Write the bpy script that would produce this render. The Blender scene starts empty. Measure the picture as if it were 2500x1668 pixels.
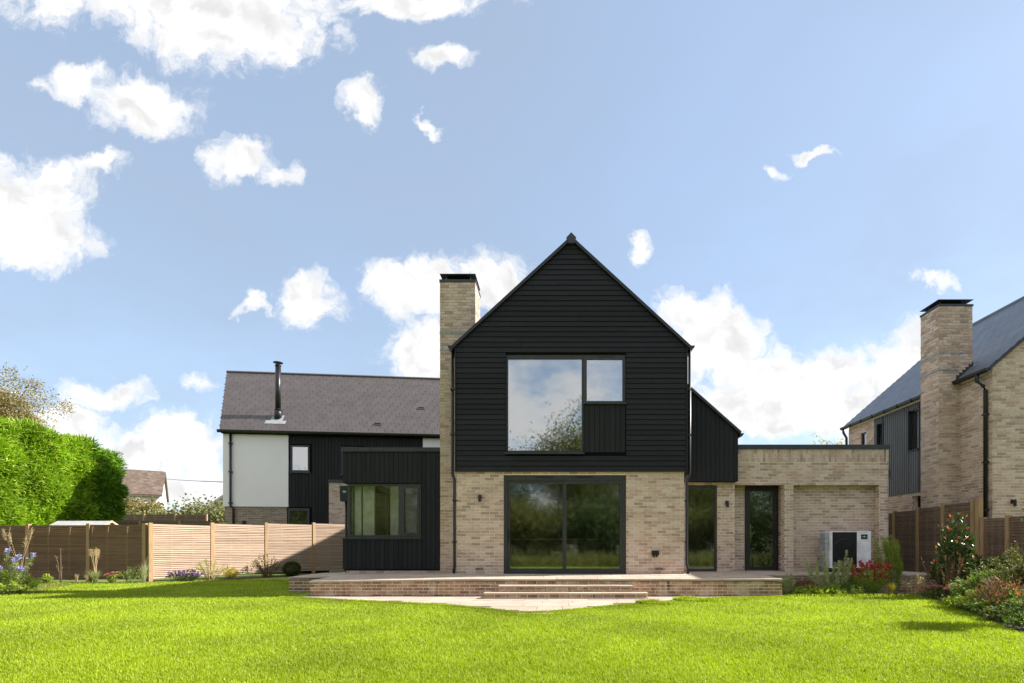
import bpy, math, random
import numpy as np
from mathutils import Matrix, Vector

random.seed(7)
RNG = np.random.default_rng(11)
sc = bpy.context.scene
col = sc.collection
rad = math.radians

# ------------------------------------------------------------------ camera
F, VX, VY, EYE, D0 = 1300.0, 1358.0, 1333.0, 1.121, 12.884   # focal length in photo pixels, vanishing point, eye height, distance to gable
cam_d = bpy.data.cameras.new('camera')
cam = bpy.data.objects.new('camera', cam_d)
col.objects.link(cam)
cam.location = (0, -D0, EYE)
cam.rotation_euler = (rad(90), 0, 0)
cam_d.sensor_width = 36.0
cam_d.lens = F / 2500 * 36
cam_d.shift_x = (1250 - VX) / 2500
cam_d.shift_y = (VY - 834) / 2500
cam_d.clip_start = 0.05
cam_d.clip_end = 3000
sc.camera = cam

# ------------------------------------------------------------------ sky with clouds
SUN = Vector((11.4, 1.62, 8.54)).normalized()
sun_el = math.asin(SUN.z)
sun_rot = math.atan2(SUN.x, SUN.y)
SKY_STRENGTH = 0.15
CLOUD_LIT, CLOUD_GREY, VEIL = (2.95, 2.93, 2.88), (2.2, 2.18, 2.2), (1.12, 1.35, 1.66)
world = bpy.data.worlds.new('World')
sc.world = world
world.use_nodes = True
wt = world.node_tree
wt.nodes.clear()


class G:
    """small helper to wire shader nodes"""
    def __init__(self, tree):
        self.t = tree

    def n(self, kind, **kw):
        nd = self.t.nodes.new(kind)
        for k, v in kw.items():
            setattr(nd, k, v)
        return nd

    def put(self, sock, v):
        if isinstance(v, bpy.types.NodeSocket):
            self.t.links.new(v, sock)
        else:
            sock.default_value = v

    def m(self, op, a, b=0.0, c=None, clamp=False):
        nd = self.n('ShaderNodeMath', operation=op, use_clamp=clamp)
        self.put(nd.inputs[0], a)
        self.put(nd.inputs[1], b)
        if c is not None:
            self.put(nd.inputs[2], c)
        return nd.outputs[0]

    def v(self, op, a, b=(0, 0, 0)):
        nd = self.n('ShaderNodeVectorMath', operation=op)
        self.put(nd.inputs[0], a)
        if op == 'SCALE':
            self.put(nd.inputs['Scale'], b)
        else:
            self.put(nd.inputs[1], b)
        return nd.outputs['Value'] if op in ('LENGTH', 'DOT_PRODUCT', 'DISTANCE') else nd.outputs[0]

    def mix(self, fac, a, b, blend='MIX'):
        nd = self.n('ShaderNodeMix', data_type='RGBA', blend_type=blend)
        nd.clamp_factor = True
        self.put(nd.inputs[0], fac)
        self.put(nd.inputs[6], a)
        self.put(nd.inputs[7], b)
        return nd.outputs[2]

    def noise(self, vec, scale, detail=4.0, rough=0.55, dist=0.0, dims='3D'):
        nd = self.n('ShaderNodeTexNoise')
        nd.noise_dimensions = dims
        self.put(nd.inputs['Vector'], vec)
        nd.inputs['Scale'].default_value = scale
        nd.inputs['Detail'].default_value = detail
        nd.inputs['Roughness'].default_value = rough
        nd.inputs['Distortion'].default_value = dist
        return nd

    def ramp(self, fac, stops, interp='LINEAR'):
        nd = self.n('ShaderNodeValToRGB')
        nd.color_ramp.interpolation = interp
        el = nd.color_ramp.elements
        while len(el) < len(stops):
            el.new(0.5)
        for e, (p, c) in zip(el, stops):
            e.position = p
            e.color = (c[0], c[1], c[2], 1)
        self.put(nd.inputs[0], fac)
        return nd.outputs[0]

    def mr(self, x, a, b, c=0.0, d=1.0, smooth=True):
        nd = self.n('ShaderNodeMapRange')
        nd.interpolation_type = 'SMOOTHSTEP' if smooth else 'LINEAR'
        self.put(nd.inputs[0], x)
        for i, val in enumerate((a, b, c, d)):
            nd.inputs[i + 1].default_value = val
        return nd.outputs[0]


g = G(wt)
sky = g.n('ShaderNodeTexSky')
sky.sky_type = 'NISHITA'
sky.sun_disc = False
sky.sun_elevation = sun_el
sky.sun_rotation = sun_rot
sky.altitude = 50
sky.air_density = 1.0
sky.dust_density = 0.5
sky.ozone_density = 1.2
dirv = g.v('NORMALIZE', g.n('ShaderNodeTexCoord').outputs['Generated'])
sep = g.n('ShaderNodeSeparateXYZ')
g.put(sep.inputs[0], dirv)
dx, dy, dz = sep.outputs
dyp = g.m('MAXIMUM', dy, 0.02)
comb = g.n('ShaderNodeCombineXYZ')
g.put(comb.inputs[0], g.m('DIVIDE', dx, dyp))
g.put(comb.inputs[1], g.m('DIVIDE', dz, dyp))
uv = comb.outputs[0]
# puff up the outlines: warp the direction with three octaves of noise
def wob(scale, amp, detail):
    return g.v('SCALE', g.v('SUBTRACT', g.noise(uv, scale, detail, 0.6, dims='2D').outputs['Color'], (0.5, 0.5, 0.5)), amp)


uvw = g.v('ADD', g.v('ADD', uv, wob(6.0, 0.085, 1)), wob(21.0, 0.05, 3))
# cumulus seen in this stretch of sky: (x, y, half width, half height, weight)
CLOUDS = [
    (280, -40, 300, 115, 1), (560, 45, 260, 130, 1),
    (200, 215, 80, 52, .9), (350, 255, 130, 88, 1),
    (60, 505, 165, 130, 1), (90, 590, 130, 75, 1),
    (220, 405, 85, 26, .6), (590, 380, 95, 52, .9), (690, 402, 52, 32, .8),
    (890, 268, 52, 60, .85), (1040, 308, 34, 18, .65),
    (1085, 138, 75, 34, .8), (1010, -5, 220, 46, .8), (845, 80, 45, 50, .5),
    (760, 730, 82, 78, 1), (620, 760, 60, 18, .65),
    (960, 718, 80, 62, 1), (1045, 700, 80, 80, 1), (1035, 840, 100, 110, .95),
    (1225, 705, 100, 80, 1),
    (1548, 602, 34, 32, .8), (1905, 418, 34, 28, .85), (1995, 382, 52, 22, .85),
    (1660, 765, 90, 56, 1), (1745, 830, 130, 90, 1), (1870, 905, 150, 72, 1),
    (2040, 905, 150, 70, 1), (2215, 865, 95, 80, 1), (1850, 1010, 270, 100, .95),
    (2090, 1000, 220, 100, .95), (2290, 690, 95, 20, .55),
    (250, 960, 80, 44, .85), (480, 960, 40, 26, .65), (150, 1045, 110, 60, .9),
    (400, 1095, 200, 80, .95), (330, 1175, 320, 60, .9),
    (1370, 1010, 260, 90, .9), (800, 1080, 220, 70, .8),
]
field = None
for (cx, cy, rx, ry, wgt) in CLOUDS:
    kx, ky = F / (rx * 1.22), F / (ry * 1.22)
    nd = g.n('ShaderNodeVectorMath', operation='MULTIPLY_ADD')
    g.put(nd.inputs[0], uvw)
    nd.inputs[1].default_value = (kx, ky, 0)
    nd.inputs[2].default_value = (-(cx - VX) / F * kx, -(VY - cy) / F * ky, 0)
    b = g.m('MULTIPLY_ADD', g.v('LENGTH', nd.outputs[0]), -wgt, wgt)
    field = b if field is None else g.m('MAXIMUM', field, b)
fine = g.noise(uvw, 15.0, 6, 0.64, dims='2D').outputs['Fac']
dens_front = g.m('MULTIPLY_ADD', field, 1.55, g.m('MULTIPLY_ADD', fine, 1.9, -1.08))
# the unseen rest: cumulus of the same kind, cover raised to lighten shaded walls
dome = g.n('ShaderNodeCombineXYZ')
dzz = g.m('ADD', g.m('MAXIMUM', dz, 0.0), 0.22)
g.put(dome.inputs[0], g.m('DIVIDE', dx, dzz))
g.put(dome.inputs[1], g.m('DIVIDE', dy, dzz))
dome_n = g.noise(dome.outputs[0], 1.6, 5, 0.6, 0.0, dims='2D').outputs['Fac']
dens_back = g.m('MULTIPLY_ADD', dome_n, 4.0, -1.62)
absu = g.m('ABSOLUTE', g.m('DIVIDE', dx, dyp))
far_side = g.m('MAXIMUM', g.mr(absu, 1.15, 1.5), g.mr(g.m('DIVIDE', dz, dyp), 1.15, 1.5))
far_side = g.m('MAXIMUM', far_side, g.mr(dy, 0.12, 0.03))
dens = g.n('ShaderNodeMix', data_type='FLOAT')
g.put(dens.inputs[0], far_side)
g.put(dens.inputs[2], dens_front)
g.put(dens.inputs[3], dens_back)
dens = dens.outputs[0]
mask = g.m('MULTIPLY', g.mr(dens, -0.10, 0.72), g.mr(dz, -0.02, 0.03))
# billows: the side turned to the sun is brighter, hollows and bases are grey
b1 = g.noise(uvw, 10.0, 3, 0.5, dims='2D').outputs['Fac']
b2 = g.noise(g.v('ADD', uvw, (0.014, 0.022, 0)), 10.0, 3, 0.5, dims='2D').outputs['Fac']
relief = g.m('MULTIPLY_ADD', g.m('SUBTRACT', b2, b1), 2.6, 0.36)
grey = g.m('MULTIPLY', g.mr(relief, 0.0, 1.0), g.mr(dens, 0.1, 0.9))
cloud_col = g.mix(grey, (*CLOUD_LIT, 1), (*CLOUD_GREY, 1))
veil = g.m('MULTIPLY_ADD', dome_n, 0.3, 0.58)
sky_col = g.mix(veil, sky.outputs[0], (*VEIL, 1))
final = g.mix(g.m('MULTIPLY', mask, 0.97), sky_col, cloud_col)
bg = g.n('ShaderNodeBackground')
g.put(bg.inputs[0], final)
bg.inputs[1].default_value = SKY_STRENGTH
wo = g.n('ShaderNodeOutputWorld')
g.put(wo.inputs[0], bg.outputs[0])

sun_d = bpy.data.lights.new('sun', 'SUN')
sun_d.energy = 4.6
sun_d.angle = rad(0.53)
sun_d.color = (1.0, 0.945, 0.86)
sun = bpy.data.objects.new('sun', sun_d)
col.objects.link(sun)
sun.rotation_euler = SUN.to_track_quat('Z', 'Y').to_euler()
sun.location = (30, 5, 25)

sc.view_settings.view_transform = 'Standard'
sc.view_settings.look = 'None'
sc.view_settings.exposure = 1.36
sc.view_settings.gamma = 1.0
sc.view_settings.use_curve_mapping = False
sc.render.engine = 'CYCLES'
sc.cycles.use_denoising = True
sc.cycles.max_bounces = 5
sc.cycles.diffuse_bounces = 3
sc.cycles.glossy_bounces = 3
sc.cycles.transmission_bounces = 4
sc.cycles.transparent_max_bounces = 12
sc.cycles.sample_clamp_indirect = 6.0
world.cycles.sampling_method = 'NONE'

# ------------------------------------------------------------------ helpers: materials


def rnd_sock(g):
    a = g.n('ShaderNodeObjectInfo').outputs['Random']
    b = g.n('ShaderNodeNewGeometry').outputs['Random Per Island']
    return g.m('FRACT', g.m('ADD', g.m('MULTIPLY', a, 7.31), g.m('MULTIPLY', b, 3.17)))


MATS = {}


def newmat(name):
    m = bpy.data.materials.new(name)
    m.use_nodes = True
    m.node_tree.nodes.clear()
    g = G(m.node_tree)
    out = g.n('ShaderNodeOutputMaterial')
    bs = g.n('ShaderNodeBsdfPrincipled')
    g.put(out.inputs[0], bs.outputs[0])
    MATS[name] = m
    return m, g, bs, out


def mk(name, stops, scale=4.0, stretch=(1, 1, 1), rough=0.6, vary=0.0, bump=0.0, bscale=80.0, world_pos=True,
       metal=0.0, spec=0.5, detail=5.0, fine=0.0):
    """noise coloured surface; vary = value change from piece to piece"""
    m, g, bs, out = newmat(name)
    if world_pos:
        vec = g.n('ShaderNodeNewGeometry').outputs['Position']
    else:
        vec = g.n('ShaderNodeTexCoord').outputs['Object']
        cb = g.n('ShaderNodeCombineXYZ')
        r = rnd_sock(g)
        g.put(cb.inputs[0], g.m('MULTIPLY', r, 37.0))
        g.put(cb.inputs[1], g.m('MULTIPLY', r, 91.0))
        vec = g.v('ADD', vec, cb.outputs[0])
    vec = g.v('MULTIPLY', vec, stretch)
    nz = g.noise(vec, scale, detail)
    c = g.ramp(nz.outputs['Fac'], stops)
    if fine:
        f = g.noise(vec, scale * 9, 3).outputs['Fac']
        c = g.mix(1.0, c, g.ramp(f, [(0.3, (1 - fine,) * 3), (0.7, (1 + fine * .6,) * 3)]), 'MULTIPLY')
    if vary:
        r = rnd_sock(g)
        k = g.m('MULTIPLY_ADD', r, 2 * vary, 1 - vary)
        hs = g.n('ShaderNodeHueSaturation')
        g.put(hs.inputs['Value'], k)
        g.put(hs.inputs['Color'], c)
        c = hs.outputs[0]
    g.put(bs.inputs['Base Color'], c)
    bs.inputs['Roughness'].default_value = rough
    bs.inputs['Metallic'].default_value = metal
    bs.inputs['Specular IOR Level'].default_value = spec
    if bump:
        bp = g.n('ShaderNodeBump')
        bp.inputs['Strength'].default_value = bump
        bp.inputs['Distance'].default_value = 0.01
        g.put(bp.inputs['Height'], g.noise(vec, bscale, 3).outputs['Fac'])
        g.put(bs.inputs['Normal'], bp.outputs[0])
    return m


def brickmat(name, tones, dirt, dirt_amt, blotch=0.0, blotch_col=(.62, .55, .46), streak=0.0):
    m, g, bs, out = newmat(name)
    pos = g.n('ShaderNodeNewGeometry').outputs['Position']
    r = rnd_sock(g)
    n = len(tones)
    c = g.ramp(r, [(i / n, t) for i, t in enumerate(tones)], 'CONSTANT')
    sm = g.noise(g.v('MULTIPLY', pos, (1, 1, 2.6)), 14.0, 4, 0.65).outputs['Fac']
    c = g.mix(g.m('MULTIPLY', g.mr(sm, 0.52, 0.72), dirt_amt), c, (*dirt, 1))
    gr = g.noise(pos, 120.0, 2).outputs['Fac']
    c = g.mix(1.0, c, g.ramp(gr, [(0.25, (.82,) * 3), (0.75, (1.14,) * 3)]), 'MULTIPLY')
    big = g.noise(pos, 0.9, 3).outputs['Fac']
    c = g.mix(1.0, c, g.ramp(big, [(0.3, (.93, .93, .93)), (0.7, (1.05, 1.04, 1.03))]), 'MULTIPLY')
    if blotch:
        bl = g.noise(pos, 2.3, 4, 0.6).outputs['Fac']
        c = g.mix(g.m('MULTIPLY', g.mr(bl, 0.5, 0.62), blotch), c, (*blotch_col, 1))
    if streak:
        st = g.noise(g.v('MULTIPLY', pos, (5.5, 5.5, .8)), 1.0, 3, 0.6).outputs['Fac']
        c = g.mix(g.m('MULTIPLY', g.mr(st, 0.58, 0.68), streak), c, (.05, .045, .03, 1))
    g.put(bs.inputs['Base Color'], c)
    bs.inputs['Roughness'].default_value = 0.9
    bs.inputs['Specular IOR Level'].default_value = 0.25
    bp = g.n('ShaderNodeBump')
    bp.inputs['Strength'].default_value = 0.5
    bp.inputs['Distance'].default_value = 0.006
    g.put(bp.inputs['Height'], g.noise(pos, 55.0, 3).outputs['Fac'])
    g.put(bs.inputs['Normal'], bp.outputs[0])
    return m


def leafmat(name, stops, trans=0.35, rough=0.55, patch=0.0, spec=0.35):
    """leaf colour varies from leaf to leaf; light shines through"""
    m, g, bs, out = newmat(name)
    r = rnd_sock(g)
    n = len(stops)
    c = g.ramp(r, [(i / max(1, n - 1), s) for i, s in enumerate(stops)])
    if patch:
        pos = g.n('ShaderNodeNewGeometry').outputs['Position']
        nz = g.noise(pos, 0.55, 4).outputs['Fac']
        c = g.mix(1.0, c, g.ramp(nz, [(0.35, (1 - patch, 1 - patch, 1 - patch)), (0.65, (1 + patch, 1 + patch * .9, 1))]), 'MULTIPLY')
    g.put(bs.inputs['Base Color'], c)
    bs.inputs['Roughness'].default_value = rough
    bs.inputs['Specular IOR Level'].default_value = spec
    tr = g.n('ShaderNodeBsdfTranslucent')
    g.put(tr.inputs[0], g.mix(1.0, c, (1.15, 1.2, .7, 1), 'MULTIPLY'))
    mx = g.n('ShaderNodeMixShader')
    mx.inputs[0].default_value = trans
    g.put(mx.inputs[1], bs.outputs[0])
    g.put(mx.inputs[2], tr.outputs[0])
    g.put(out.inputs[0], mx.outputs[0])
    return m


def glassmat(name, refl, tint, blur=0.0):
    m, g, bs, out = newmat(name)
    m.node_tree.nodes.remove(bs)
    tr = g.n('ShaderNodeBsdfTransparent')
    tr.inputs[0].default_value = (*tint, 1)
    gl = g.n('ShaderNodeBsdfGlossy')
    gl.inputs['Color'].default_value = (.97, .98, 1, 1)
    gl.inputs['Roughness'].default_value = blur
    fr = g.n('ShaderNodeFresnel')
    fr.inputs[0].default_value = 1.5
    bp = g.n('ShaderNodeBump')
    bp.inputs['Strength'].default_value = 0.03
    bp.inputs['Distance'].default_value = 0.02
    g.put(bp.inputs['Height'], g.noise(g.n('ShaderNodeNewGeometry').outputs['Position'], 1.3, 1).outputs['Fac'])
    g.put(gl.inputs['Normal'], bp.outputs[0])
    mx = g.n('ShaderNodeMixShader')
    g.put(mx.inputs[0], g.m('ADD', g.m('MULTIPLY', fr.outputs[0], 1.0), refl, clamp=True))
    g.put(mx.inputs[1], tr.outputs[0])
    g.put(mx.inputs[2], gl.outputs[0])
    g.put(out.inputs[0], mx.outputs[0])
    return m


def flat(name, c, rough=0.5, metal=0.0, vary=0.06, scale=6.0, bump=0.0, spec=0.5):
    lo = tuple(x * .86 for x in c)
    hi = tuple(min(1, x * 1.12) for x in c)
    return mk(name, [(0.35, lo), (0.65, hi)], scale=scale, rough=rough, metal=metal, vary=vary, bump=bump, spec=spec)


brickmat('brick_buff', [(.60, .465, .385), (.55, .42, .345), (.46, .34, .275), (.63, .505, .43), (.57, .43, .35), (.50, .35, .28), (.38, .285, .235), (.60, .48, .405), (.52, .395, .325)],
         (.23, .165, .13), .75)
brickmat('brick_terrace', [(.38, .235, .15), (.30, .19, .125), (.42, .27, .175), (.22, .145, .10), (.34, .21, .135), (.26, .16, .105)],
         (.085, .055, .035), .95, blotch=.8, blotch_col=(.50, .38, .28), streak=.95)
brickmat('brick_grey', [(.34, .27, .205), (.27, .215, .165), (.22, .175, .135), (.37, .29, .22), (.30, .23, .17)], (.13, .10, .08), .8)
mk('mortar', [(.35, (.78, .655, .545)), (.65, (.86, .735, .62))], scale=9, rough=.95, bump=.3, bscale=90)
mk('mortar_grey', [(.35, (.52, .47, .40)), (.65, (.60, .54, .46))], scale=9, rough=.95)
mk('black_board', [(.3, (.0105, .011, .0135)), (.7, (.0165, .0172, .0205))], scale=3, stretch=(.6, 1, 14), rough=.72, vary=.22, bump=.25, bscale=7, spec=.3)
mk('black_board_vertical', [(.3, (.009, .0094, .0115)), (.7, (.0145, .0151, .018))], scale=3, stretch=(14, 1, .6), rough=.72, vary=.24, bump=.25, bscale=7, spec=.3)
flat('black_core', (.005, .005, .0055), rough=.9, spec=.1)
flat('frame_grey', (.032, .033, .033), rough=.45)
flat('frame_black', (.011, .0115, .0125), rough=.4)
flat('metal_dark', (.036, .040, .045), rough=.42, metal=.3)
flat('black_plastic', (.010, .010, .011), rough=.35)
mk('lead', [(.3, (.16, .18, .20)), (.7, (.34, .36, .38))], scale=14, rough=.55, vary=.1)
mk('slab_stone', [(.25, (.35, .285, .225)), (.5, (.41, .335, .27)), (.75, (.46, .385, .315))], scale=2.2, rough=.85, vary=.1, bump=.25, bscale=30, fine=.12)
mk('slab_edge', [(.25, (.36, .29, .215)), (.5, (.43, .35, .27)), (.75, (.49, .41, .33))], scale=3.2, rough=.85, vary=.1, bump=.25, bscale=30, fine=.15)
mk('grout', [(.4, (.20, .17, .13)), (.6, (.27, .23, .18))], scale=20, rough=.95)
mk('slat_pale', [(.3, (.40, .275, .195)), (.55, (.47, .345, .255)), (.72, (.51, .385, .29)), (.8, (.30, .195, .125))], scale=1.6, stretch=(1.2, 8, 9), rough=.8, vary=.13, world_pos=False, fine=.1)
mk('slat_brown', [(.3, (.17, .10, .05)), (.6, (.24, .145, .075)), (.8, (.13, .075, .04))], scale=1.6, stretch=(1.2, 8, 9), rough=.8, vary=.2, world_pos=False, fine=.1)
mk('slat_dark', [(.3, (.15, .10, .07)), (.6, (.22, .15, .105)), (.8, (.11, .075, .05))], scale=1.6, stretch=(1.2, 8, 9), rough=.8, vary=.2, world_pos=False, fine=.1)
leafmat('leaf_greygreen', [(.11, .12, .045), (.17, .18, .08), (.25, .25, .13)], trans=.3, patch=.2)
mk('post_wood', [(.3, (.30, .185, .09)), (.6, (.40, .26, .135)), (.8, (.26, .155, .075))], scale=3, stretch=(6, 6, .8), rough=.8, vary=.1)
mk('render_white', [(.3, (.83, .785, .80)), (.7, (.88, .83, .845))], scale=1.1, rough=.9, bump=.1, bscale=160)
mk('slate_brown', [(.3, (.062, .052, .053)), (.7, (.085, .072, .073))], scale=2.5, rough=.5, vary=.07, fine=.06)
mk('slate_blue', [(.3, (.085, .10, .125)), (.7, (.125, .145, .175))], scale=2.5, rough=.42, vary=.1, fine=.06)
mk('corrugated', [(.3, (.13, .132, .136)), (.7, (.175, .178, .183))], scale=2.0, stretch=(1, 1, .3), rough=.5, metal=.15)
mk('tile_old', [(.25, (.075, .052, .04)), (.5, (.12, .085, .066)), (.75, (.17, .13, .10))], scale=3.0, rough=.9, vary=.2, fine=.2)
flat('white_paint', (.78, .77, .74), rough=.8)
flat('cream_paint', (.68, .60, .44), rough=.8)
flat('felt_grey', (.34, .34, .34), rough=.9)
flat('underlay_glint', (.22, .21, .21), rough=.9)  # paler than slate: joint glints put into the colour of the gaps
flat('pump_white', (.80, .79, .82), rough=.4)
flat('pump_grey', (.42, .42, .45), rough=.5)
flat('interior_wall', (.74, .75, .71), rough=.9, vary=0)
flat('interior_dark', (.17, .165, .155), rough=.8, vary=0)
flat('oak', (.22, .13, .07), rough=.5)
flat('steel', (.45, .45, .45), rough=.25, metal=.9)
flat('terracotta', (.42, .12, .07), rough=.8)
mk('soil', [(.35, (.035, .024, .015)), (.65, (.065, .045, .028))], scale=12, rough=.95, bump=.8, bscale=25)
mk('lawn_base', [(.3, (.165, .24, .005)), (.7, (.205, .285, .007))], scale=2.0, rough=.95, fine=.2)
mk('far_ground', [(.3, (.075, .12, .018)), (.7, (.12, .165, .03))], scale=.08, rough=.95, fine=.2)
mk('bark', [(.3, (.10, .075, .05)), (.7, (.19, .15, .11))], scale=5, stretch=(4, 4, .7), rough=.95, bump=.6, bscale=9)
mk('bark_birch', [(.4, (.50, .47, .42)), (.62, (.62, .59, .54)), (.7, (.12, .10, .08))], scale=4, stretch=(1, 1, 5), rough=.9)
flat('stem_green', (.12, .17, .04), rough=.7)
flat('stem_brown', (.17, .11, .06), rough=.8)
flat('stem_straw', (.48, .35, .18), rough=.8)
glassmat('glass_upper', .40, (.62, .66, .64), .02)
glassmat('glass_door', .22, (.88, .91, .84), .045)
glassmat('glass_bay', .07, (.94, .96, .92), .04)
glassmat('glass_dark', .16, (.80, .84, .82), .03)
leafmat('grass_blade', [(.195, .295, .002), (.235, .33, .003), (.265, .355, .004), (.295, .375, .010), (.45, .475, .12)], trans=.42, patch=.22, rough=.45, spec=.3)  # palest tone puts bright glints on the grass into the blade colour
leafmat('leaf_conifer', [(.11, .23, .008), (.20, .36, .014), (.31, .47, .025), (.50, .62, .11)], trans=.36, patch=.18)
leafmat('leaf_conifer_dark', [(.08, .18, .008), (.13, .27, .012), (.21, .37, .025)], trans=.22, patch=.15)
leafmat('leaf_gold', [(.18, .145, .055), (.28, .22, .09), (.38, .31, .15), (.13, .13, .05)], trans=.35, patch=.15)
leafmat('leaf_olive', [(.07, .085, .02), (.10, .12, .028), (.13, .145, .036), (.17, .165, .05)], trans=.35, patch=.2)
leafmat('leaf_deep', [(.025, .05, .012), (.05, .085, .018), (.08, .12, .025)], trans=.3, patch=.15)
leafmat('leaf_yellow', [(.42, .34, .05), (.52, .42, .08), (.33, .30, .05)], trans=.35)
leafmat('leaf_lime', [(.20, .30, .03), (.30, .38, .05), (.38, .42, .08)], trans=.35)
leafmat('leaf_mid', [(.08, .14, .025), (.13, .20, .035), (.20, .27, .06)], trans=.35)
leafmat('leaf_silver', [(.30, .34, .17), (.42, .45, .25), (.52, .54, .34)], trans=.3)
leafmat('leaf_glossy', [(.03, .06, .014), (.055, .10, .02), (.09, .14, .03)], trans=.2, rough=.35, spec=.5)
leafmat('leaf_red', [(.42, .05, .03), (.55, .10, .04), (.50, .20, .05)], trans=.35, rough=.35)
leafmat('leaf_russet', [(.24, .13, .08), (.32, .18, .11), (.18, .10, .07)], trans=.3)
leafmat('leaf_straw', [(.42, .33, .18), (.52, .42, .25), (.60, .50, .33)], trans=.3)
leafmat('leaf_blade', [(.20, .25, .09), (.30, .34, .14), (.40, .42, .22)], trans=.35)
leafmat('petal_red', [(.42, .03, .06), (.52, .07, .10), (.36, .03, .06)], trans=.25)
leafmat('petal_pink', [(.42, .14, .14), (.52, .22, .20), (.33, .09, .10)], trans=.2)
leafmat('petal_blue', [(.28, .27, .55), (.36, .34, .66), (.45, .44, .70)], trans=.3)
leafmat('petal_purple', [(.20, .12, .30), (.28, .17, .40)], trans=.3)
leafmat('plume', [(.50, .38, .22), (.60, .48, .30), (.66, .55, .38)], trans=.35)

# ------------------------------------------------------------------ helpers: geometry


def PX(px, s):
    return (px - VX) / s


def PZ(py, s):
    return EYE - (py - VY) / s


def YS(s):
    return F / s - D0


class MB:
    def __init__(self):
        self.v = []
        self.f = []

    def add(self, vs, fs):
        o = len(self.v)
        self.v += [tuple(p) for p in vs]
        self.f += [tuple(i + o for i in q) for q in fs]
        return self

    def box(self, x0, x1, y0, y1, z0, z1):
        return self.add([(x0, y0, z0), (x1, y0, z0), (x1, y1, z0), (x0, y1, z0), (x0, y0, z1), (x1, y0, z1), (x1, y1, z1), (x0, y1, z1)],
                        [(0, 3, 2, 1), (4, 5, 6, 7), (0, 1, 5, 4), (1, 2, 6, 5), (2, 3, 7, 6), (3, 0, 4, 7)])

    def prism(self, poly, a, b, axis='y'):
        """extrude a polygon given in the two other axes"""
        n = len(poly)
        def p(u, w, t):
            return {'y': (u, t, w), 'x': (t, u, w), 'z': (u, w, t)}[axis]
        vs = [p(u, w, a) for u, w in poly] + [p(u, w, b) for u, w in poly]
        fs = [tuple(range(n)), tuple(range(2 * n - 1, n - 1, -1))]
        fs += [(i, i + n, (i + 1) % n + n, (i + 1) % n) for i in range(n)]
        return self.add(vs, fs)

    def tube(self, pts, r, n=8, cap=True):
        pts = [Vector(p) for p in pts]
        rs = r if isinstance(r, (list, tuple)) else [r] * len(pts)
        vs, fs = [], []
        for i, p in enumerate(pts):
            d = (pts[min(i + 1, len(pts) - 1)] - pts[max(i - 1, 0)]).normalized()
            a = d.orthogonal().normalized() if abs(d.z) < .9 else Vector((1, 0, 0))
            a = (a - d * a.dot(d)).normalized()
            b = d.cross(a)
            for k in range(n):
                t = 2 * math.pi * k / n
                vs.append(p + (a * math.cos(t) + b * math.sin(t)) * rs[i])
        for i in range(len(pts) - 1):
            for k in range(n):
                k2 = (k + 1) % n
                fs.append((i * n + k, i * n + k2, (i + 1) * n + k2, (i + 1) * n + k))
        if cap:
            fs.append(tuple(range(n - 1, -1, -1)))
            fs.append(tuple(range((len(pts) - 1) * n, len(pts) * n)))
        return self.add(vs, fs)

    def mesh(self, name, m):
        me = bpy.data.meshes.new(name)
        me.from_pydata(self.v, [], self.f)
        me.materials.append(MATS[m])
        me.update()
        return me

    def build(self, name, m, parent=None, smooth=False):
        me = self.mesh(name, m)
        if smooth:
            me.polygons.foreach_set('use_smooth', [True] * len(me.polygons))
        return link(name, me, parent)


def link(name, me, parent=None):
    o = bpy.data.objects.new(name, me)
    col.objects.link(o)
    if parent is not None:
        o.parent = parent
        if parent.parent is None and parent.get('_w'):
            o.matrix_parent_inverse = Matrix.Translation(-parent.location)
    return o


WROOTS = []


def thing(name, label, cat, loc, rz=0.0, group=None, world=False, kind=None):
    """an Empty at the base; world=True means its parts are given in scene coordinates"""
    o = bpy.data.objects.new(name, None)
    col.objects.link(o)
    o.empty_display_size = .2
    o.location = loc
    o.rotation_euler = (0, 0, rz)
    if kind:
        o['kind'] = kind
    else:
        o['category'] = cat
    o['label'] = label
    if group:
        o['group'] = group
    if world:
        o['_w'] = 1
        WROOTS.append(o)
    return o


def tag(o, label, cat, group=None, kind=None):
    o['label'] = label
    if cat:
        o['category'] = cat
    if group:
        o['group'] = group
    if kind:
        o['kind'] = kind
    return o


def npmesh(name, V, quads, m, parent=None, tris=None):
    me = bpy.data.meshes.new(name)
    V = np.asarray(V, dtype=np.float32)
    nq = len(quads) if quads is not None else 0
    nt = len(tris) if tris is not None else 0
    me.vertices.add(len(V))
    me.vertices.foreach_set('co', V.ravel())
    idx = []
    if nq:
        idx.append(np.asarray(quads, dtype=np.int32).ravel())
    if nt:
        idx.append(np.asarray(tris, dtype=np.int32).ravel())
    idx = np.concatenate(idx)
    me.loops.add(len(idx))
    me.loops.foreach_set('vertex_index', idx)
    me.polygons.add(nq + nt)
    st = np.concatenate([np.arange(nq) * 4, nq * 4 + np.arange(nt) * 3]).astype(np.int32)
    me.polygons.foreach_set('loop_start', st)
    me.materials.append(MATS[m])
    me.update(calc_edges=True)
    me.shade_flat()
    return link(name, me, parent)


def unit(a):
    return a / (np.linalg.norm(a, axis=-1, keepdims=True) + 1e-9)


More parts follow.
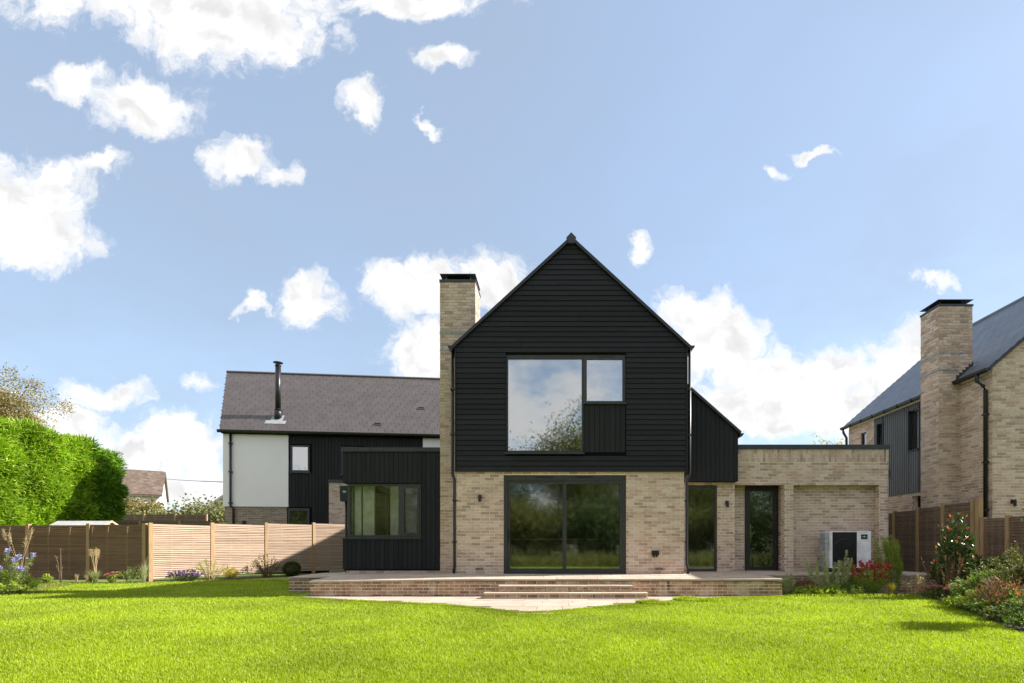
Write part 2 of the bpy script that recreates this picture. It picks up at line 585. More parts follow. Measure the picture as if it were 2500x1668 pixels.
def leaf_arrays(P, D, L, W, fold=.25):
    n = len(P)
    S = unit(np.cross(D, RNG.normal(size=(n, 3))))
    N = np.cross(S, D)
    L = np.broadcast_to(L, (n,))[:, None]
    W = np.broadcast_to(W, (n,))[:, None]
    V = np.empty((n, 4, 3))
    V[:, 0] = P
    V[:, 1] = P + D * L * .45 + S * W * .5 + N * W * fold * .4
    V[:, 2] = P + D * L - N * L * fold * .3
    V[:, 3] = P + D * L * .45 - S * W * .5 + N * W * fold * .4
    return V.reshape(-1, 3), np.arange(n * 4).reshape(n, 4)


def leaves(name, P, D, L, W, m, parent=None, fold=.25):
    V, Q = leaf_arrays(np.asarray(P), unit(np.asarray(D)), L, W, fold)
    return npmesh(name, V, Q, m, parent)


def blades(name, P, D, H, W, bend, m, parent=None):
    """grass blades: a quad and a tip, bending over towards D"""
    n = len(P)
    D = np.asarray(D)
    H = np.broadcast_to(H, (n,))[:, None]
    W = np.broadcast_to(W, (n,))[:, None]
    bend = np.broadcast_to(bend, (n,))[:, None]
    a = RNG.uniform(0, 2 * math.pi, n)
    S = np.stack([np.cos(a), np.sin(a), np.zeros(n)], 1)
    up = np.array([0, 0, 1.0])
    mid = P + up * H * .55 + D * H * bend * .35
    tip = P + up * H * (1 - .35 * bend) + D * H * bend
    V = np.empty((n, 5, 3))
    V[:, 0] = P - S * W * .5
    V[:, 1] = P + S * W * .5
    V[:, 2] = mid + S * W * .42
    V[:, 3] = mid - S * W * .42
    V[:, 4] = tip
    b = np.arange(n)[:, None] * 5
    return npmesh(name, V.reshape(-1, 3), b + np.array([0, 1, 2, 3]), m, parent, tris=b + np.array([3, 2, 4]))


# ---- pieces laid in loops: bricks and slates
CAMP = Vector((0, -D0, EYE))
UNIT = {}


def unit_box(m):
    if m not in UNIT:
        UNIT[m] = MB().box(-.5, .5, -.5, .5, -.5, .5).mesh('piece_' + m, m)
    return UNIT[m]


class Pieces:
    """bricks or slates of one thing: the ones that show largest become objects, the rest one joined part"""
    def __init__(self, root, name, keep=300):
        self.root, self.name, self.keep = root, name, keep
        self.items = []

    def put(self, mat4, m, prio=0.0):
        self.items.append((mat4, m, prio))

    def finish(self):
        rw = self.root.matrix_basis if not self.root.get('_w') else Matrix.Identity(4)
        def key(it):
            M = rw @ it[0]
            return (M.translation - CAMP).length - it[2]
        self.items.sort(key=key)
        for M, m, _ in self.items[:self.keep]:
            o = link(self.name, unit_box(m), self.root)
            o.matrix_basis = M
        rest = {}
        for M, m, _ in self.items[self.keep:]:
            rest.setdefault(m, []).append(M)
        cube = np.array([(-.5, -.5, -.5), (.5, -.5, -.5), (.5, .5, -.5), (-.5, .5, -.5), (-.5, -.5, .5), (.5, -.5, .5), (.5, .5, .5), (-.5, .5, .5), ])
        fc = np.array([(0, 3, 2, 1), (4, 5, 6, 7), (0, 1, 5, 4), (1, 2, 6, 5), (2, 3, 7, 6), (3, 0, 4, 7)])
        for m, Ms in rest.items():
            A = np.array([np.array(M) for M in Ms])
            V = np.einsum('nij,kj->nki', A[:, :3, :3], cube) + A[:, None, :3, 3]
            Q = fc[None] + (np.arange(len(Ms)) * 8)[:, None, None]
            o = npmesh(self.name + '_field', V.reshape(-1, 3), Q.reshape(-1, 4), m, self.root)
            o['kind'] = 'stuff'


def frame(O, u, n, w=None):
    """matrix with x along u, y along -n (into the wall), z up"""
    u = Vector(u).normalized()
    n = Vector(n).normalized()
    w = Vector((0, 0, 1)) if w is None else Vector(w).normalized()
    return Matrix(((u.x, -n.x, w.x, O[0]), (u.y, -n.y, w.y, O[1]), (u.z, -n.z, w.z, O[2]), (0, 0, 0, 1)))


def bricks(pc, O, u, n, u0, u1, z0, z1, m, holes=(), proud=.007, phase=0.0, ztop=None, prio=0.0, course=.075, blen=.225, top=None):
    """stretcher bond on a wall plane through O; holes are (ua, ub, za, zb); top(z) clips the run for gables"""
    Mf = frame(O, u, n)
    rows = max(1, int(round((z1 - z0) / course)))
    ch = (z1 - z0) / rows
    for k in range(rows):
        zc = z0 + (k + .5) * ch
        spans = [(u0, u1)] if top is None else [top(zc)]
        if spans[0][1] - spans[0][0] < .03:
            continue
        for (ha, hb, za, zb) in holes:
            if za < zc < zb:
                ns = []
                for a, b in spans:
                    if hb <= a or ha >= b:
                        ns.append((a, b))
                        continue
                    if a < ha:
                        ns.append((a, ha))
                    if hb < b:
                        ns.append((hb, b))
                spans = ns
        off = phase + (blen / 2 if k % 2 else 0.0)
        for a, b in spans:
            i0 = math.floor((a - u0 - off) / blen)
            x = u0 + off + i0 * blen
            while x < b - .002:
                xa, xb = max(x, a), min(x + blen, b)
                if xb - xa > .03:
                    ja = .0065 if xa > a + .001 else 0.0
                    jb = .0065 if xb < b - .001 else 0.0
                    ln = xb - xa - ja - jb
                    d = .03 + proud + random.uniform(-.0025, .0025)
                    M = Mf @ Matrix.Translation(((xa + ja + xb - jb) / 2, .03 - d / 2, zc)) @ Matrix.Diagonal((ln, d, ch - .0135 + random.uniform(-.001, .001), 1))
                    pc.put(M, m, prio)
                x += blen


def wallcells(mb, O, u, n, u0, u1, z0, z1, t, holes=()):
    """solid wall of thickness t behind a plane, with openings"""
    Mf = frame(O, u, n)
    us = sorted({u0, u1} | {min(max(x, u0), u1) for h in holes for x in h[:2]})
    zs = sorted({z0, z1} | {min(max(x, z0), z1) for h in holes for x in h[2:]})
    for a, b in zip(us, us[1:]):
        run = None
        for c, d in zip(zs, zs[1:]):
            solid = not any(h[0] < (a + b) / 2 < h[1] and h[2] < (c + d) / 2 < h[3] for h in holes)
            if solid:
                run = (run[0], d) if run else (c, d)
            if (not solid or d == zs[-1]) and run:
                c0, d0 = run
                vs = [Mf @ Vector(p) for p in ((a, 0, c0), (b, 0, c0), (b, t, c0), (a, t, c0), (a, 0, d0), (b, 0, d0), (b, t, d0), (a, t, d0))]
                mb.add(vs, [(0, 3, 2, 1), (4, 5, 6, 7), (0, 1, 5, 4), (1, 2, 6, 5), (2, 3, 7, 6), (3, 0, 4, 7)])
                run = None
    return mb


def obox(mb, Mf, a, b, c, d, e, f):
    vs = [Mf @ Vector(p) for p in ((a, c, e), (b, c, e), (b, d, e), (a, d, e), (a, c, f), (b, c, f), (b, d, f), (a, d, f))]
    return mb.add(vs, [(0, 3, 2, 1), (4, 5, 6, 7), (0, 1, 5, 4), (1, 2, 6, 5), (2, 3, 7, 6), (3, 0, 4, 7)])


def window(root, O, u, n, u0, u1, z0, z1, fw, depth, glass, fm='frame_grey', name='window', bars=(), frame_t=.07, pane_inset=.03, label=None, bot=None, topw=None):
    """frame mesh with its panes as children; bars are (u, width) mullions; depth = set back behind the wall plane"""
    Mf = frame(O, u, n)
    mb = MB()
    bw = fw if bot is None else bot
    tw = fw if topw is None else topw
    y0, y1 = depth, depth + frame_t
    obox(mb, Mf, u0, u1, y0, y1, z1 - tw, z1)
    obox(mb, Mf, u0, u1, y0, y1, z0, z0 + bw)
    obox(mb, Mf, u0, u0 + fw, y0 + .001, y1, z0 + bw, z1 - tw)
    obox(mb, Mf, u1 - fw, u1, y0 + .001, y1, z0 + bw, z1 - tw)
    cuts = [u0 + fw]
    for c, w in bars:
        obox(mb, Mf, c - w / 2, c + w / 2, y0 + .002, y1, z0 + bw, z1 - tw)
        cuts += [c - w / 2, c + w / 2]
    cuts.append(u1 - fw)
    o = mb.build(name, fm, root)
    if label:
        o['label'] = label
    for a, b in zip(cuts[::2], cuts[1::2]):
        p = MB()
        obox(p, Mf, a - .004, b + .004, y0 + pane_inset, y0 + pane_inset + .024, z0 + bw - .004, z1 - tw + .004)
        p.build('pane', glass, o)
    return o


def part(root, name, m, *boxes, smooth=False):
    mb = MB()
    for b in boxes:
        mb.box(*b)
    return mb.build(name, m, root, smooth)

# ================================================================== ground
o = MB().add([(-900, -900, -.06), (900, -900, -.06), (900, 900, -.06), (-900, 900, -.06)], [(0, 1, 2, 3)]).build('ground', 'far_ground')
tag(o, 'grassy ground running out behind the houses', None, kind='structure')

# edge between lawn and the curved paving in front of the steps, (x, y)
EDGE = [(-5.9, -1.45), (-5.2, -1.75), (-3.7, -2.35), (-1.96, -3.05), (-1.2, -3.6), (-.74, -3.98), (-.39, -4.08), (.0, -3.95), (.35, -3.66), (.98, -3.2),
        (1.67, -2.75), (2.3, -2.25), (2.8, -1.95), (3.6, -1.62), (4.4, -1.45), (5.1, -1.3)]
EX = np.array([p[0] for p in EDGE])
EY = np.array([p[1] for p in EDGE])
# front edge of the right-hand flower bed
BED = [(5.1, -.95), (6.4, -.90), (8.14, -.95), (7.95, -1.6), (7.7, -2.25), (6.96, -3.94), (6.3, -5.37), (5.95, -6.1), (5.6, -7.5), (5.6, -12), (5.6, -26)]


def lawn_sheet():
    pts = [(-16.6, -26), (5.6, -26), (5.6, -7.5), (5.95, -6.1), (6.3, -5.37), (6.96, -3.94), (7.7, -2.25), (7.95, -1.6), (8.14, -.95), (6.4, -.9), (5.1, -.95), (5.1, -1.0),
           (-5.6, -1.0), (-5.6, -.2), (-6.3, -.2), (-6.3, 5.2), (-9.0, 8.1), (-10.0, 7.6), (-12.6, 3.5), (-16.6, 3.5)]
    mb = MB()
    mb.add([(x, y, 0.0) for x, y in pts], [tuple(range(len(pts)))])
    return mb.build('lawn', 'lawn_base')


tag(lawn_sheet(), 'bright green mown lawn in front of the house', None, kind='structure')
mb = MB()
mb.add([(x, y, .012) for x, y in [(5.1, -.2), (5.1, -.95), (6.4, -.9), (8.14, -.95), (7.95, -1.6), (7.7, -2.25), (6.96, -3.94), (6.3, -5.37), (5.95, -6.1), (5.6, -7.5), (5.6, -12), (10.1, -12), (10.1, -.2)]],
       [tuple(range(13))])
tag(mb.build('flower_bed', 'soil'), 'dark soil of the planted bed along the right-hand fence', None, kind='structure')
mb = MB()
mb.add([(x, y, .012) for x, y in [(-16.6, 3.45), (-16.6, 2.95), (-13.2, 2.95), (-12.2, 2.9), (-10.2, 5.6), (-9.3, 7.2), (-9.6, 7.9), (-12.55, 3.5)]], [tuple(range(8))])
mb.add([(x, y, .013) for x, y in [(-16.6, 2.9), (-16.6, -1.5), (-12.7, -1.4), (-12.2, -.4), (-12.9, .6), (-14.2, 2.9)]], [tuple(range(6))])
tag(mb.build('flower_bed', 'soil'), 'narrow soil bed at the foot of the left-hand fence', None, kind='structure')

# ================================================================== main house
house = thing('detached_house', 'black timber-clad gable house on pale brick with tall chimney', 'house', (.35, 0, .42), world=True)
HB = Pieces(house, 'brick')
X, Y, Z = Vector((1, 0, 0)), Vector((0, 1, 0)), Vector((0, 0, 1))
NF = (0, -1, 0)
GX0, GX1, GZ = -2.398, 3.092, 2.926
DOOR = (-1.274, 1.694, 0.0, 2.84)
mb = MB()
wallcells(mb, (0, 0, 0), X, NF, GX0, GX1, .2, GZ, .28, [DOOR])
wallcells(mb, (GX0, 0, 0), -Y, (-1, 0, 0), -14.0, -.281, .2, GZ, .28)      # left flank
wallcells(mb, (GX1, 0, 0), Y, (1, 0, 0), .281, 14.0, .2, GZ, .28, [(1.4, 5, .3, 2.8)])
mb.build('wall', 'mortar', house)
bricks(HB, (0, 0, 0), X, NF, GX0, GX1, .448, GZ, 'brick_buff', [DOOR], prio=50)
# upper storey, boarded gable
YC = -.02
CX0, CX1, EZ, AX, AZ = -2.441, 3.161, 5.934, .36, 8.50
SL = (AZ - EZ) / (AX - CX0)
WIN = (-1.215, 1.684, 3.367, 5.755)
mb = MB()
wallcells(mb, (0, YC, 0), X, NF, CX0 + .02, CX1 - .02, GZ + .004, EZ, .26, [(WIN[0], WIN[1], WIN[2], WIN[3])])
mb.prism([(CX0 + .02, EZ), (CX1 - .02, EZ), (AX, AZ - .02)], YC, YC + .26, 'y')
mb.box(CX0 + .02, CX0 + .28, YC + .261, 14, GZ + .004, EZ)
mb.box(CX1 - .28, CX1 - .02, YC + .261, 14, GZ + .004, EZ)
mb.build('upper_wall', 'black_core', house)
PITCH = .1245
k = 0
z = GZ
while z < AZ - .1:
    z1 = min(z + PITCH, AZ - .06)
    for seg in ('l', 'r', 'f'):
        lo0 = CX0 + .035 if z < EZ else CX0 + .035 + (z - EZ) / SL
        hi0 = CX1 - .035 if z < EZ else CX1 - .035 - (z - EZ) / SL
        lo1 = CX0 + .035 if z1 < EZ else CX0 + .035 + (z1 - EZ) / SL
        hi1 = CX1 - .035 if z1 < EZ else CX1 - .035 - (z1 - EZ) / SL
        inwin = z1 > WIN[2] - .01 and z < WIN[3] + .01
        if inwin == (seg == 'f'):
            continue
        if seg == 'l':
            hi0 = hi1 = WIN[0] - .004
        if seg == 'r':
            lo0 = lo1 = WIN[1] + .004
        za, zb = z, z1 - .012
        if seg == 'f' and z < WIN[2] < z1:
            zb = WIN[2] - .004
        j = random.uniform(-.0015, .0015)
        ya, yb = YC - .046 + j, YC - .032 + j        # bottom edge stands proud
        yk = YC + .002
        cut = random.uniform(lo1 + .5, hi1 - .5) if hi1 - lo1 > 2.6 else None      # boards meet end to end here and there
        for (p0, p1, q0, q1) in ([(lo0, hi0, lo1, hi1)] if cut is None else [(lo0, cut - .002, lo1, cut - .002), (cut + .002, hi0, cut + .002, hi1)]):
            e = random.uniform(-.0012, .0012)
            MB().add([(p0, ya + e, za), (p1, ya + e, za), (p1, yk, za), (p0, yk, za), (q0, yb + e, zb), (q1, yb + e, zb), (q1, yk, zb), (q0, yk, zb)],
                     [(0, 3, 2, 1), (4, 5, 6, 7), (0, 1, 5, 4), (1, 2, 6, 5), (2, 3, 7, 6), (3, 0, 4, 7)]).build('board', 'black_board', house)
    z += PITCH
part(house, 'corner_trim', 'black_board_vertical', (CX0 - .002, CX0 + .033, YC - .055, YC + .05, GZ - .012, EZ + .01))
part(house, 'corner_trim', 'black_board_vertical', (CX1 - .033, CX1 + .002, YC - .055, YC + .05, GZ - .012, EZ + .01))
part(house, 'drip_trim', 'frame_black', (CX0 + .034, CX1 - .034, YC - .056, YC + .001, GZ - .018, GZ - .002))
for s in (-1, 1):
    xe = CX0 - .05 if s < 0 else CX1 + .05
    dxn, dzn = -(AZ - EZ), (AX - xe) * -s * -1
    nx, nz = (s * math.sin(math.atan(SL)), math.cos(math.atan(SL)))
    ez = EZ - .05 * SL
    # roof slope with a slim verge
    MB().prism([(xe, ez), (AX, AZ), (AX, AZ + .085), (xe + nx * .06, ez + nz * .06)], -.085, 14.1, 'y').build('roof', 'slate_blue', house)
    MB().prism([(xe, ez - .028), (AX, AZ - .03), (AX, AZ + .06), (xe + nx * .045, ez + nz * .045)], -.118, -.0855, 'y').build('verge_trim', 'frame_black', house)
hx = .118
MB().prism([(AX - hx, AZ + .0), (AX - hx * .55, AZ - .13), (AX + hx * .55, AZ - .13), (AX + hx, AZ + .0), (AX + .012, AZ + .115), (AX - .012, AZ + .115)], -.15, 14.1, 'y').build('ridge_cap', 'metal_dark', house)
# gutters and their ends, pipes
for s, xe in ((-1, CX0 - .05), (1, CX1 + .05)):
    xc = xe + s * .045
    prof = [(xc + s * .075, EZ + .0), (xc + s * .06, EZ - .05), (xc + s * .02, EZ - .085), (xc - s * .04, EZ - .105), (xc - s * .04, EZ - .0)]
    MB().prism(prof, -.10, 14.1, 'y').build('gutter', 'black_plastic', house)
MB().tube([(-2.52, .05, 5.84), (-2.52, .05, 3.02), (-2.52, .05, 2.86), (-2.462, .0, 2.72), (-2.462, .0, .62), (-2.475, -.02, .46)], .036, 10).build('downpipe', 'black_plastic', house, True)
for z in (4.9, 3.8, 2.2, 1.2):
    part(house, 'pipe_clip', 'black_plastic', (-2.57 if z > 2.9 else -2.51, -2.46 if z > 2.9 else -2.40, .0 if z > 2.9 else -.04, .1, z, z + .035))
MB().tube([(3.235, .03, 5.84), (3.235, .03, 2.96), (3.235, .03, 2.86), (3.16, .02, 2.74), (3.16, .02, .68), (3.18, -.01, .60), (3.18, -.01, .45)], .036, 10).build('downpipe', 'black_plastic', house, True)
for z in (4.9, 3.8, 2.2, 1.2):
    part(house, 'pipe_clip', 'black_plastic', (3.17 if z > 2.9 else 3.10, 3.28 if z > 2.9 else 3.20, .0, .08, z, z + .035))

# upper windows
MIDX = PX(1425, 101.2)
w = window(house, (0, YC, 0), X, NF, WIN[0] + .004, MIDX, WIN[2] + .004, WIN[3] - .004, .045, .03, 'glass_upper', label='large first-floor picture window', topw=.1, bot=.06)
part(w, 'sill', 'metal_dark', (WIN[0] - .04, MIDX + .02, YC - .075, YC + .03, WIN[2] - .035, WIN[2] + .003))
SZ = PZ(987, 101.2)
w = window(house, (0, YC, 0), X, NF, MIDX + .004, WIN[1] - .004, SZ + .03, WIN[3] - .004, .075, .03, 'glass_upper', label='small square casement beside the picture window', topw=.11, bot=.06)
part(w, 'sill', 'metal_dark', (MIDX + .025, WIN[1] + .01, YC - .07, YC + .03, SZ - .004, SZ + .026))
part(w, 'trickle_vent', 'black_plastic', (MIDX + .35, MIDX + .75, YC + .018, YC + .0295, WIN[3] - .06, WIN[3] - .025))
part(house, 'rear_wall', 'mortar', (GX0 + .29, GX1 - .29, 13.7, 14.0, .2, EZ))
part(house, 'panel_backing', 'black_core', (MIDX + .005, WIN[1] - .002, YC + .004, YC + .2, WIN[2] + .002, SZ - .006))
nb = 8
wd = (WIN[1] - MIDX - .02) / nb
for i in range(nb):
    part(house, 'panel_board', 'black_board_vertical', (MIDX + .012 + i * wd, MIDX + .012 + (i + 1) * wd - .009, YC - .02 + random.uniform(-.001, .001), YC + .003, WIN[2] + .012, SZ - .008))
# sliding doors
DW = (DOOR[0] + .002, DOOR[1] - .002, .452, DOOR[3] - .004)
w = window(house, (0, 0, 0), X, NF, DW[0], DW[1], DW[2], DW[3], .085, .05, 'glass_door', name='sliding_door', topw=.13, bot=.045, bars=[(PX(1378, 100.6), .032)], frame_t=.14, pane_inset=.075,
           label='wide glazed sliding patio door')
mx = PX(1378, 100.6)
mb = MB()
for a, b, yy, wa, wb in ((DW[0] + .086, mx - .0165, .085, .06, .03), (mx + .0165, DW[1] - .086, .062, .03, .06)):
    zt = DW[3] - .131
    mb.box(a, a + wa, yy, yy + .05, DW[2] + .046, zt)
    mb.box(b - wb, b, yy, yy + .05, DW[2] + .046, zt)
    mb.box(a + wa, b - wb, yy + .001, yy + .05, zt - .07, zt)
    mb.box(a + wa, b - wb, yy + .001, yy + .05, DW[2] + .046, DW[2] + .12)
mb.build('door_leaf', 'frame_grey', w)
part(w, 'door_handle', 'black_plastic', (DW[0] + .10, DW[0] + .135, .05, .086, 1.24, 1.52))
for a in (1309, 1407):
    part(w, 'trickle_vent', 'black_plastic', (PX(a, 101), PX(a + 41, 101), .040, .0505, DW[3] - .06, DW[3] - .03))
part(house, 'threshold', 'metal_dark', (DW[0], DW[1], -.03, .06, .445, .452))
# small things on the brickwork
def wall_lamp(root, x, y, z, label=None):
    mb = MB()
    mb.box(x - .035, x + .035, y - .025, y, z - .02, z + .085)
    mb.tube([(x, y - .085, z - .09), (x, y - .085, z + .055), (x, y - .078, z + .075)], [.036, .036, .026], 12)
    mb.box(x - .02, x + .02, y - .07, y - .02, z + .02, z + .055)
    o = mb.build('wall_lamp', 'black_plastic', root)
    MB().tube([(x, y - .085, z - .093), (x, y - .085, z - .0905)], .028, 12).build('lamp_lens', 'pump_grey', o)
    return o


wall_lamp(house, PX(1172.5, 100.9), -.01, PZ(1217, 100.9))
xs, zs = PX(1599, 100.9), PZ(1352, 100.9)
o = part(house, 'outdoor_socket', 'black_plastic', (xs - .085, xs + .085, -.075, -.008, zs - .035, zs + .075))
part(o, 'cable_boot', 'black_plastic', (xs - .055, xs - .022, -.06, -.02, zs - .085, zs - .035))
part(o, 'cable_boot', 'black_plastic', (xs + .015, xs + .05, -.06, -.02, zs - .085, zs - .035))
for px in (1171, 1609):
    xv, zv = PX(px, 100.9), .565
    o = part(house, 'air_brick', 'brick_grey', (xv - .1, xv + .1, -.013, .02, zv - .03, zv + .03))
    mb = MB()
    for i in range(9):
        for j in range(3):
            a = xv - .088 + i * .02
            mb.box(a, a + .011, -.0145, -.0125, zv - .024 + j * .018, zv - .013 + j * .018)
    mb.build('air_hole', 'black_core', o)

# chimney of the main house
CS = 95.0
cy = YS(CS)
c0, c1, cd = -2.982, -2.085, .86
ctop = 7.895
ch = part(house, 'chimney', 'mortar', (c0 + .006, c1 - .006, cy + .004, cy + cd - .004, .2, ctop - .005))
bricks(HB, (0, cy, 0), X, NF, c0, c1, .41, ctop, 'brick_buff')
bricks(HB, (c1, cy, 0), Y, (1, 0, 0), 0, cd, 5.9, ctop, 'brick_buff', phase=.11)
bricks(HB, (c0, cy + cd, 0), -Y, (-1, 0, 0), 0, cd, 3.6, ctop, 'brick_buff', phase=.11)
part(ch, 'coping', 'metal_dark', (c0 - .02, c1 + .02, cy - .02, cy + cd + .02, ctop + .001, ctop + .068))
part(ch, 'cowl_plate', 'metal_dark', (c0 - .01, c1 + .01, cy - .01, cy + cd + .01, ctop + .205, ctop + .217))
for a in (c0 + .13, c1 - .13):
    for b in (cy + .13, cy + cd - .13):
        part(ch, 'cowl_leg', 'steel', (a - .012, a + .012, b - .012, b + .012, ctop + .066, ctop + .206))
part(ch, 'cowl_mesh', 'black_core', (c0 + .17, c1 - .17, cy + .17, cy + cd - .17, ctop + .066, ctop + .203))
part(ch, 'lead_flashing', 'lead', (c0 - .012, c1 + .012, cy - .014, cy + cd + .01, 6.565, 6.625))
part(ch, 'lead_flashing', 'lead', (c0 - .010, c1 + .010, cy - .012, cy + cd + .01, 6.13, 6.165))

# left flat-roofed wing
LS = 92.5
ly = YS(LS)
L0, L1 = -5.60, -2.40
LW = (-5.52, -3.568, 1.342, 2.769)
mb = MB()
wallcells(mb, (0, ly, 0), X, NF, L0, L1, .47, 3.60, .2, [(L0 - 1, LW[1], LW[2], LW[3])])
wallcells(mb, (L0, ly, 0), -Y, (-1, 0, 0), -4.6, -.201, .47, 3.60, .2, [(-3.4, 1, LW[2], LW[3])])
mb.box(L0, L1, ly + 4.6, ly + 4.8, .2, 3.6)
mb.build('wing_wall', 'black_core', house)
part(house, 'wing_plinth', 'mortar', (L0 + .05, L1, ly + .012, ly + .3, .2, .4695))
bricks(HB, (0, ly + .012, 0), X, NF, L0 + .05, c0 - .02, .32, .47, 'brick_buff')
bp = .1225
x = L0 - .025
while x < c0 - .0:
    xb = min(x + bp - .008, c0 + .1)
    j = random.uniform(-.002, .002)
    if (x + xb) / 2 < LW[1] + .005:
        part(house, 'cladding_board', 'black_board_vertical', (x, min(xb, LW[1] + .06), ly - .03 + j, ly + .002, LW[3] + .012, 3.60))
        part(house, 'cladding_board', 'black_board_vertical', (x, min(xb, LW[1] + .06), ly - .03 + j, ly + .002, .505, LW[2] - .045))
    else:
        part(house, 'cladding_board', 'black_board_vertical', (x, xb, ly - .03 + j, ly + .002, .505, 3.60))
    x += bp
for k in range(9):      # boards returning along the wing's left side
    ya = ly + .005 + k * .4
    part(house, 'cladding_board', 'black_board_vertical', (L0 - .028, L0 + .002, ya, ya + .392, LW[3] + .012, 3.60))
    part(house, 'cladding_board', 'black_board_vertical', (L0 - .028, L0 + .002, ya, ya + .392, .505, LW[2] - .045))
part(house, 'fascia', 'metal_dark', (L0 - .06, L1, ly - .07, ly + .1, 3.602, 3.71), (L0 - .06, L0 + .1, ly + .1, ly + 4.9, 3.602, 3.71), (L0 + .1, L1, ly + 4.7, ly + 4.9, 3.602, 3.71))
RL = (-4.9, -3.0, ly + .7, ly + 2.6)      # opening added in the roof to let sun brighten the wing room
part(house, 'flat_roof', 'felt_grey', (L0 + .1, RL[0], ly + .1, ly + 4.7, 3.60, 3.72), (RL[1], L1, ly + .1, ly + 4.7, 3.60, 3.72), (RL[0], RL[1], ly + .1, RL[2], 3.60, 3.72), (RL[0], RL[1], RL[3], ly + 4.7, 3.60, 3.72))
part(house, 'added_rooflight', 'glass_bay', (RL[0] - .05, RL[1] + .05, RL[2] - .05, RL[3] + .05, 3.725, 3.745))
w = window(house, (0, ly, 0), X, NF, LW[0], LW[1], LW[2] + .002, LW[3] - .002, .06, .03, 'glass_bay', label='ground-floor corner window', bars=[(PX(977, LS), .1)])
xa, xb = PX(977, LS) + .05, LW[1] - .06
mb = MB()
mb.box(xa, xa + .055, ly + .015, ly + .05, LW[2] + .063, LW[3] - .063)
mb.box(xb - .055, xb, ly + .015, ly + .05, LW[2] + .063, LW[3] - .063)
mb.box(xa + .055, xb - .055, ly + .016, ly + .05, LW[3] - .118, LW[3] - .063)
mb.box(xa + .055, xb - .055, ly + .016, ly + .05, LW[2] + .063, LW[2] + .118)
mb.build('casement', 'frame_grey', w)
part(w, 'sill', 'metal_dark', (L0 - .05, LW[1] + .02, ly - .06, ly + .06, LW[2] - .043, LW[2] - .001))
window(house, (LW[0] - .005, ly, 0), -Y, (-1, 0, 0), -3.35, -.105, LW[2] + .002, LW[3] - .002, .06, .0, 'glass_bay', label='side pane of the corner window', bars=[(-1.7, .08)], frame_t=.06)
# rain hopper and pipe on the wing's far corner
hs = 86.0
hx0, hx1, hy = PX(830, hs), PX(850, hs), YS(hs)
o = part(house, 'rain_hopper', 'black_plastic', (hx0, hx1, hy, hy + .2, PZ(1224, hs), PZ(1186, hs)))
for i in range(5):
    zz = PZ(1206 - i * 4.6, hs)
    MB().prism([(hx0 - .035, zz + .04), (hx0 + .004, zz + .02), (hx0 + .004, zz - .012)], hy + .01, hy + .19, 'y').build('fin', 'black_plastic', o)
part(o, 'hopper_label', 'pump_grey', (hx0 + .08, hx0 + .17, hy - .004, hy + .001, PZ(1203, hs), PZ(1198, hs)))
MB().tube([((hx0 + hx1) / 2 + .02, hy + .1, PZ(1224, hs) + .02), ((hx0 + hx1) / 2 + .02, hy + .1, .05)], .035, 10).build('downpipe', 'black_plastic', house, True)

# right flat-roofed wing with recesses
RS = 93.0
ry = YS(RS)
R0, R1, RZ = 3.10, PX(2168.6, RS), 3.66
TW = (PX(1676, RS), PX(1751, RS), .2, 2.729)
EN = (PX(1793, RS), PX(1915.7, RS), .2, 2.745)
NI = (PX(1937, RS), PX(2147, RS), .2, 2.745)
mb = MB()
wallcells(mb, (0, ry, 0), X, NF, R0, R1, .2, RZ, .2, [TW, EN, NI])
mb.box(EN[0], EN[0] + .41, ry + .40, ry + .6, .2, 2.9)
mb.box(EN[0] + .41, EN[1], ry + .42, ry + .6, 2.736, 2.9)
mb.box(NI[0] - .1, NI[1] + .1, ry + .232, ry + .5, .2, 2.9)
mb.box(EN[0] - .2, EN[0] - .004, ry + .201, ry + .6, .2, 2.9)
mb.box(EN[1] + .004, EN[1] + .2, ry + .201, ry + .231, .2, 2.9)
mb.box(R1 - .2, R1, ry + .501, ry + 4.5, .2, RZ)
mb.box(R0, R1, ry + 4.501, ry + 4.7, .2, RZ)
mb.build('wing_wall', 'mortar', house)
bricks(HB, (0, ry, 0), X, NF, R0 + .06, R1, .44, 3.315, 'brick_buff', [TW, EN, NI], phase=.04)
# basket band under the coping: soldiers and headers in turn
Mf = frame((0, ry, 0), X, NF)
x = R0 + 1.5
i = 0
while x < R1 - .11:
    parts_ = ((3.325, 3.432), (3.442, 3.652)) if i % 2 else ((3.325, 3.535), (3.545, 3.652))
    for za, zb in parts_:
        HB.put(Mf @ Matrix.Translation((x + .0325, .03 - .0185, (za + zb) / 2)) @ Matrix.Diagonal((.065, .037, zb - za, 1)), 'brick_buff')
    x += .075
    i += 1
for za, zb in ((3.325, 3.432), (3.442, 3.652)):
    HB.put(Mf @ Matrix.Translation((R1 - .05, .03 - .0185, (za + zb) / 2)) @ Matrix.Diagonal((.1, .037, zb - za, 1)), 'brick_buff')
bricks(HB, (0, ry + .40, 0), X, NF, EN[0], EN[1], .44, 2.74, 'brick_buff', [(EN[0] + .40, EN[1] - .01, 0, 3)])
bricks(HB, (EN[1] + .004, ry + .40, 0), -Y, (-1, 0, 0), 0, .39, .44, 2.74, 'brick_buff', phase=.1)
bricks(HB, (0, ry + .232, 0), X, NF, NI[0], NI[1], .44, 2.74, 'brick_buff', phase=.07)
bricks(HB, (NI[1] + .001, ry + .225, 0), -Y, (-1, 0, 0), 0, .215, .44, 2.74, 'brick_buff', phase=.0)
bricks(HB, (R1, ry, 0), Y, (1, 0, 0), 0.0, 1.2, .44, RZ - .01, 'brick_buff', phase=.1)
part(house, 'lintel_soffit', 'frame_black', (EN[0], EN[1], ry + .012, ry + .40, 2.746, 2.76), (NI[0], NI[1], ry + .012, ry + .232, 2.746, 2.76))
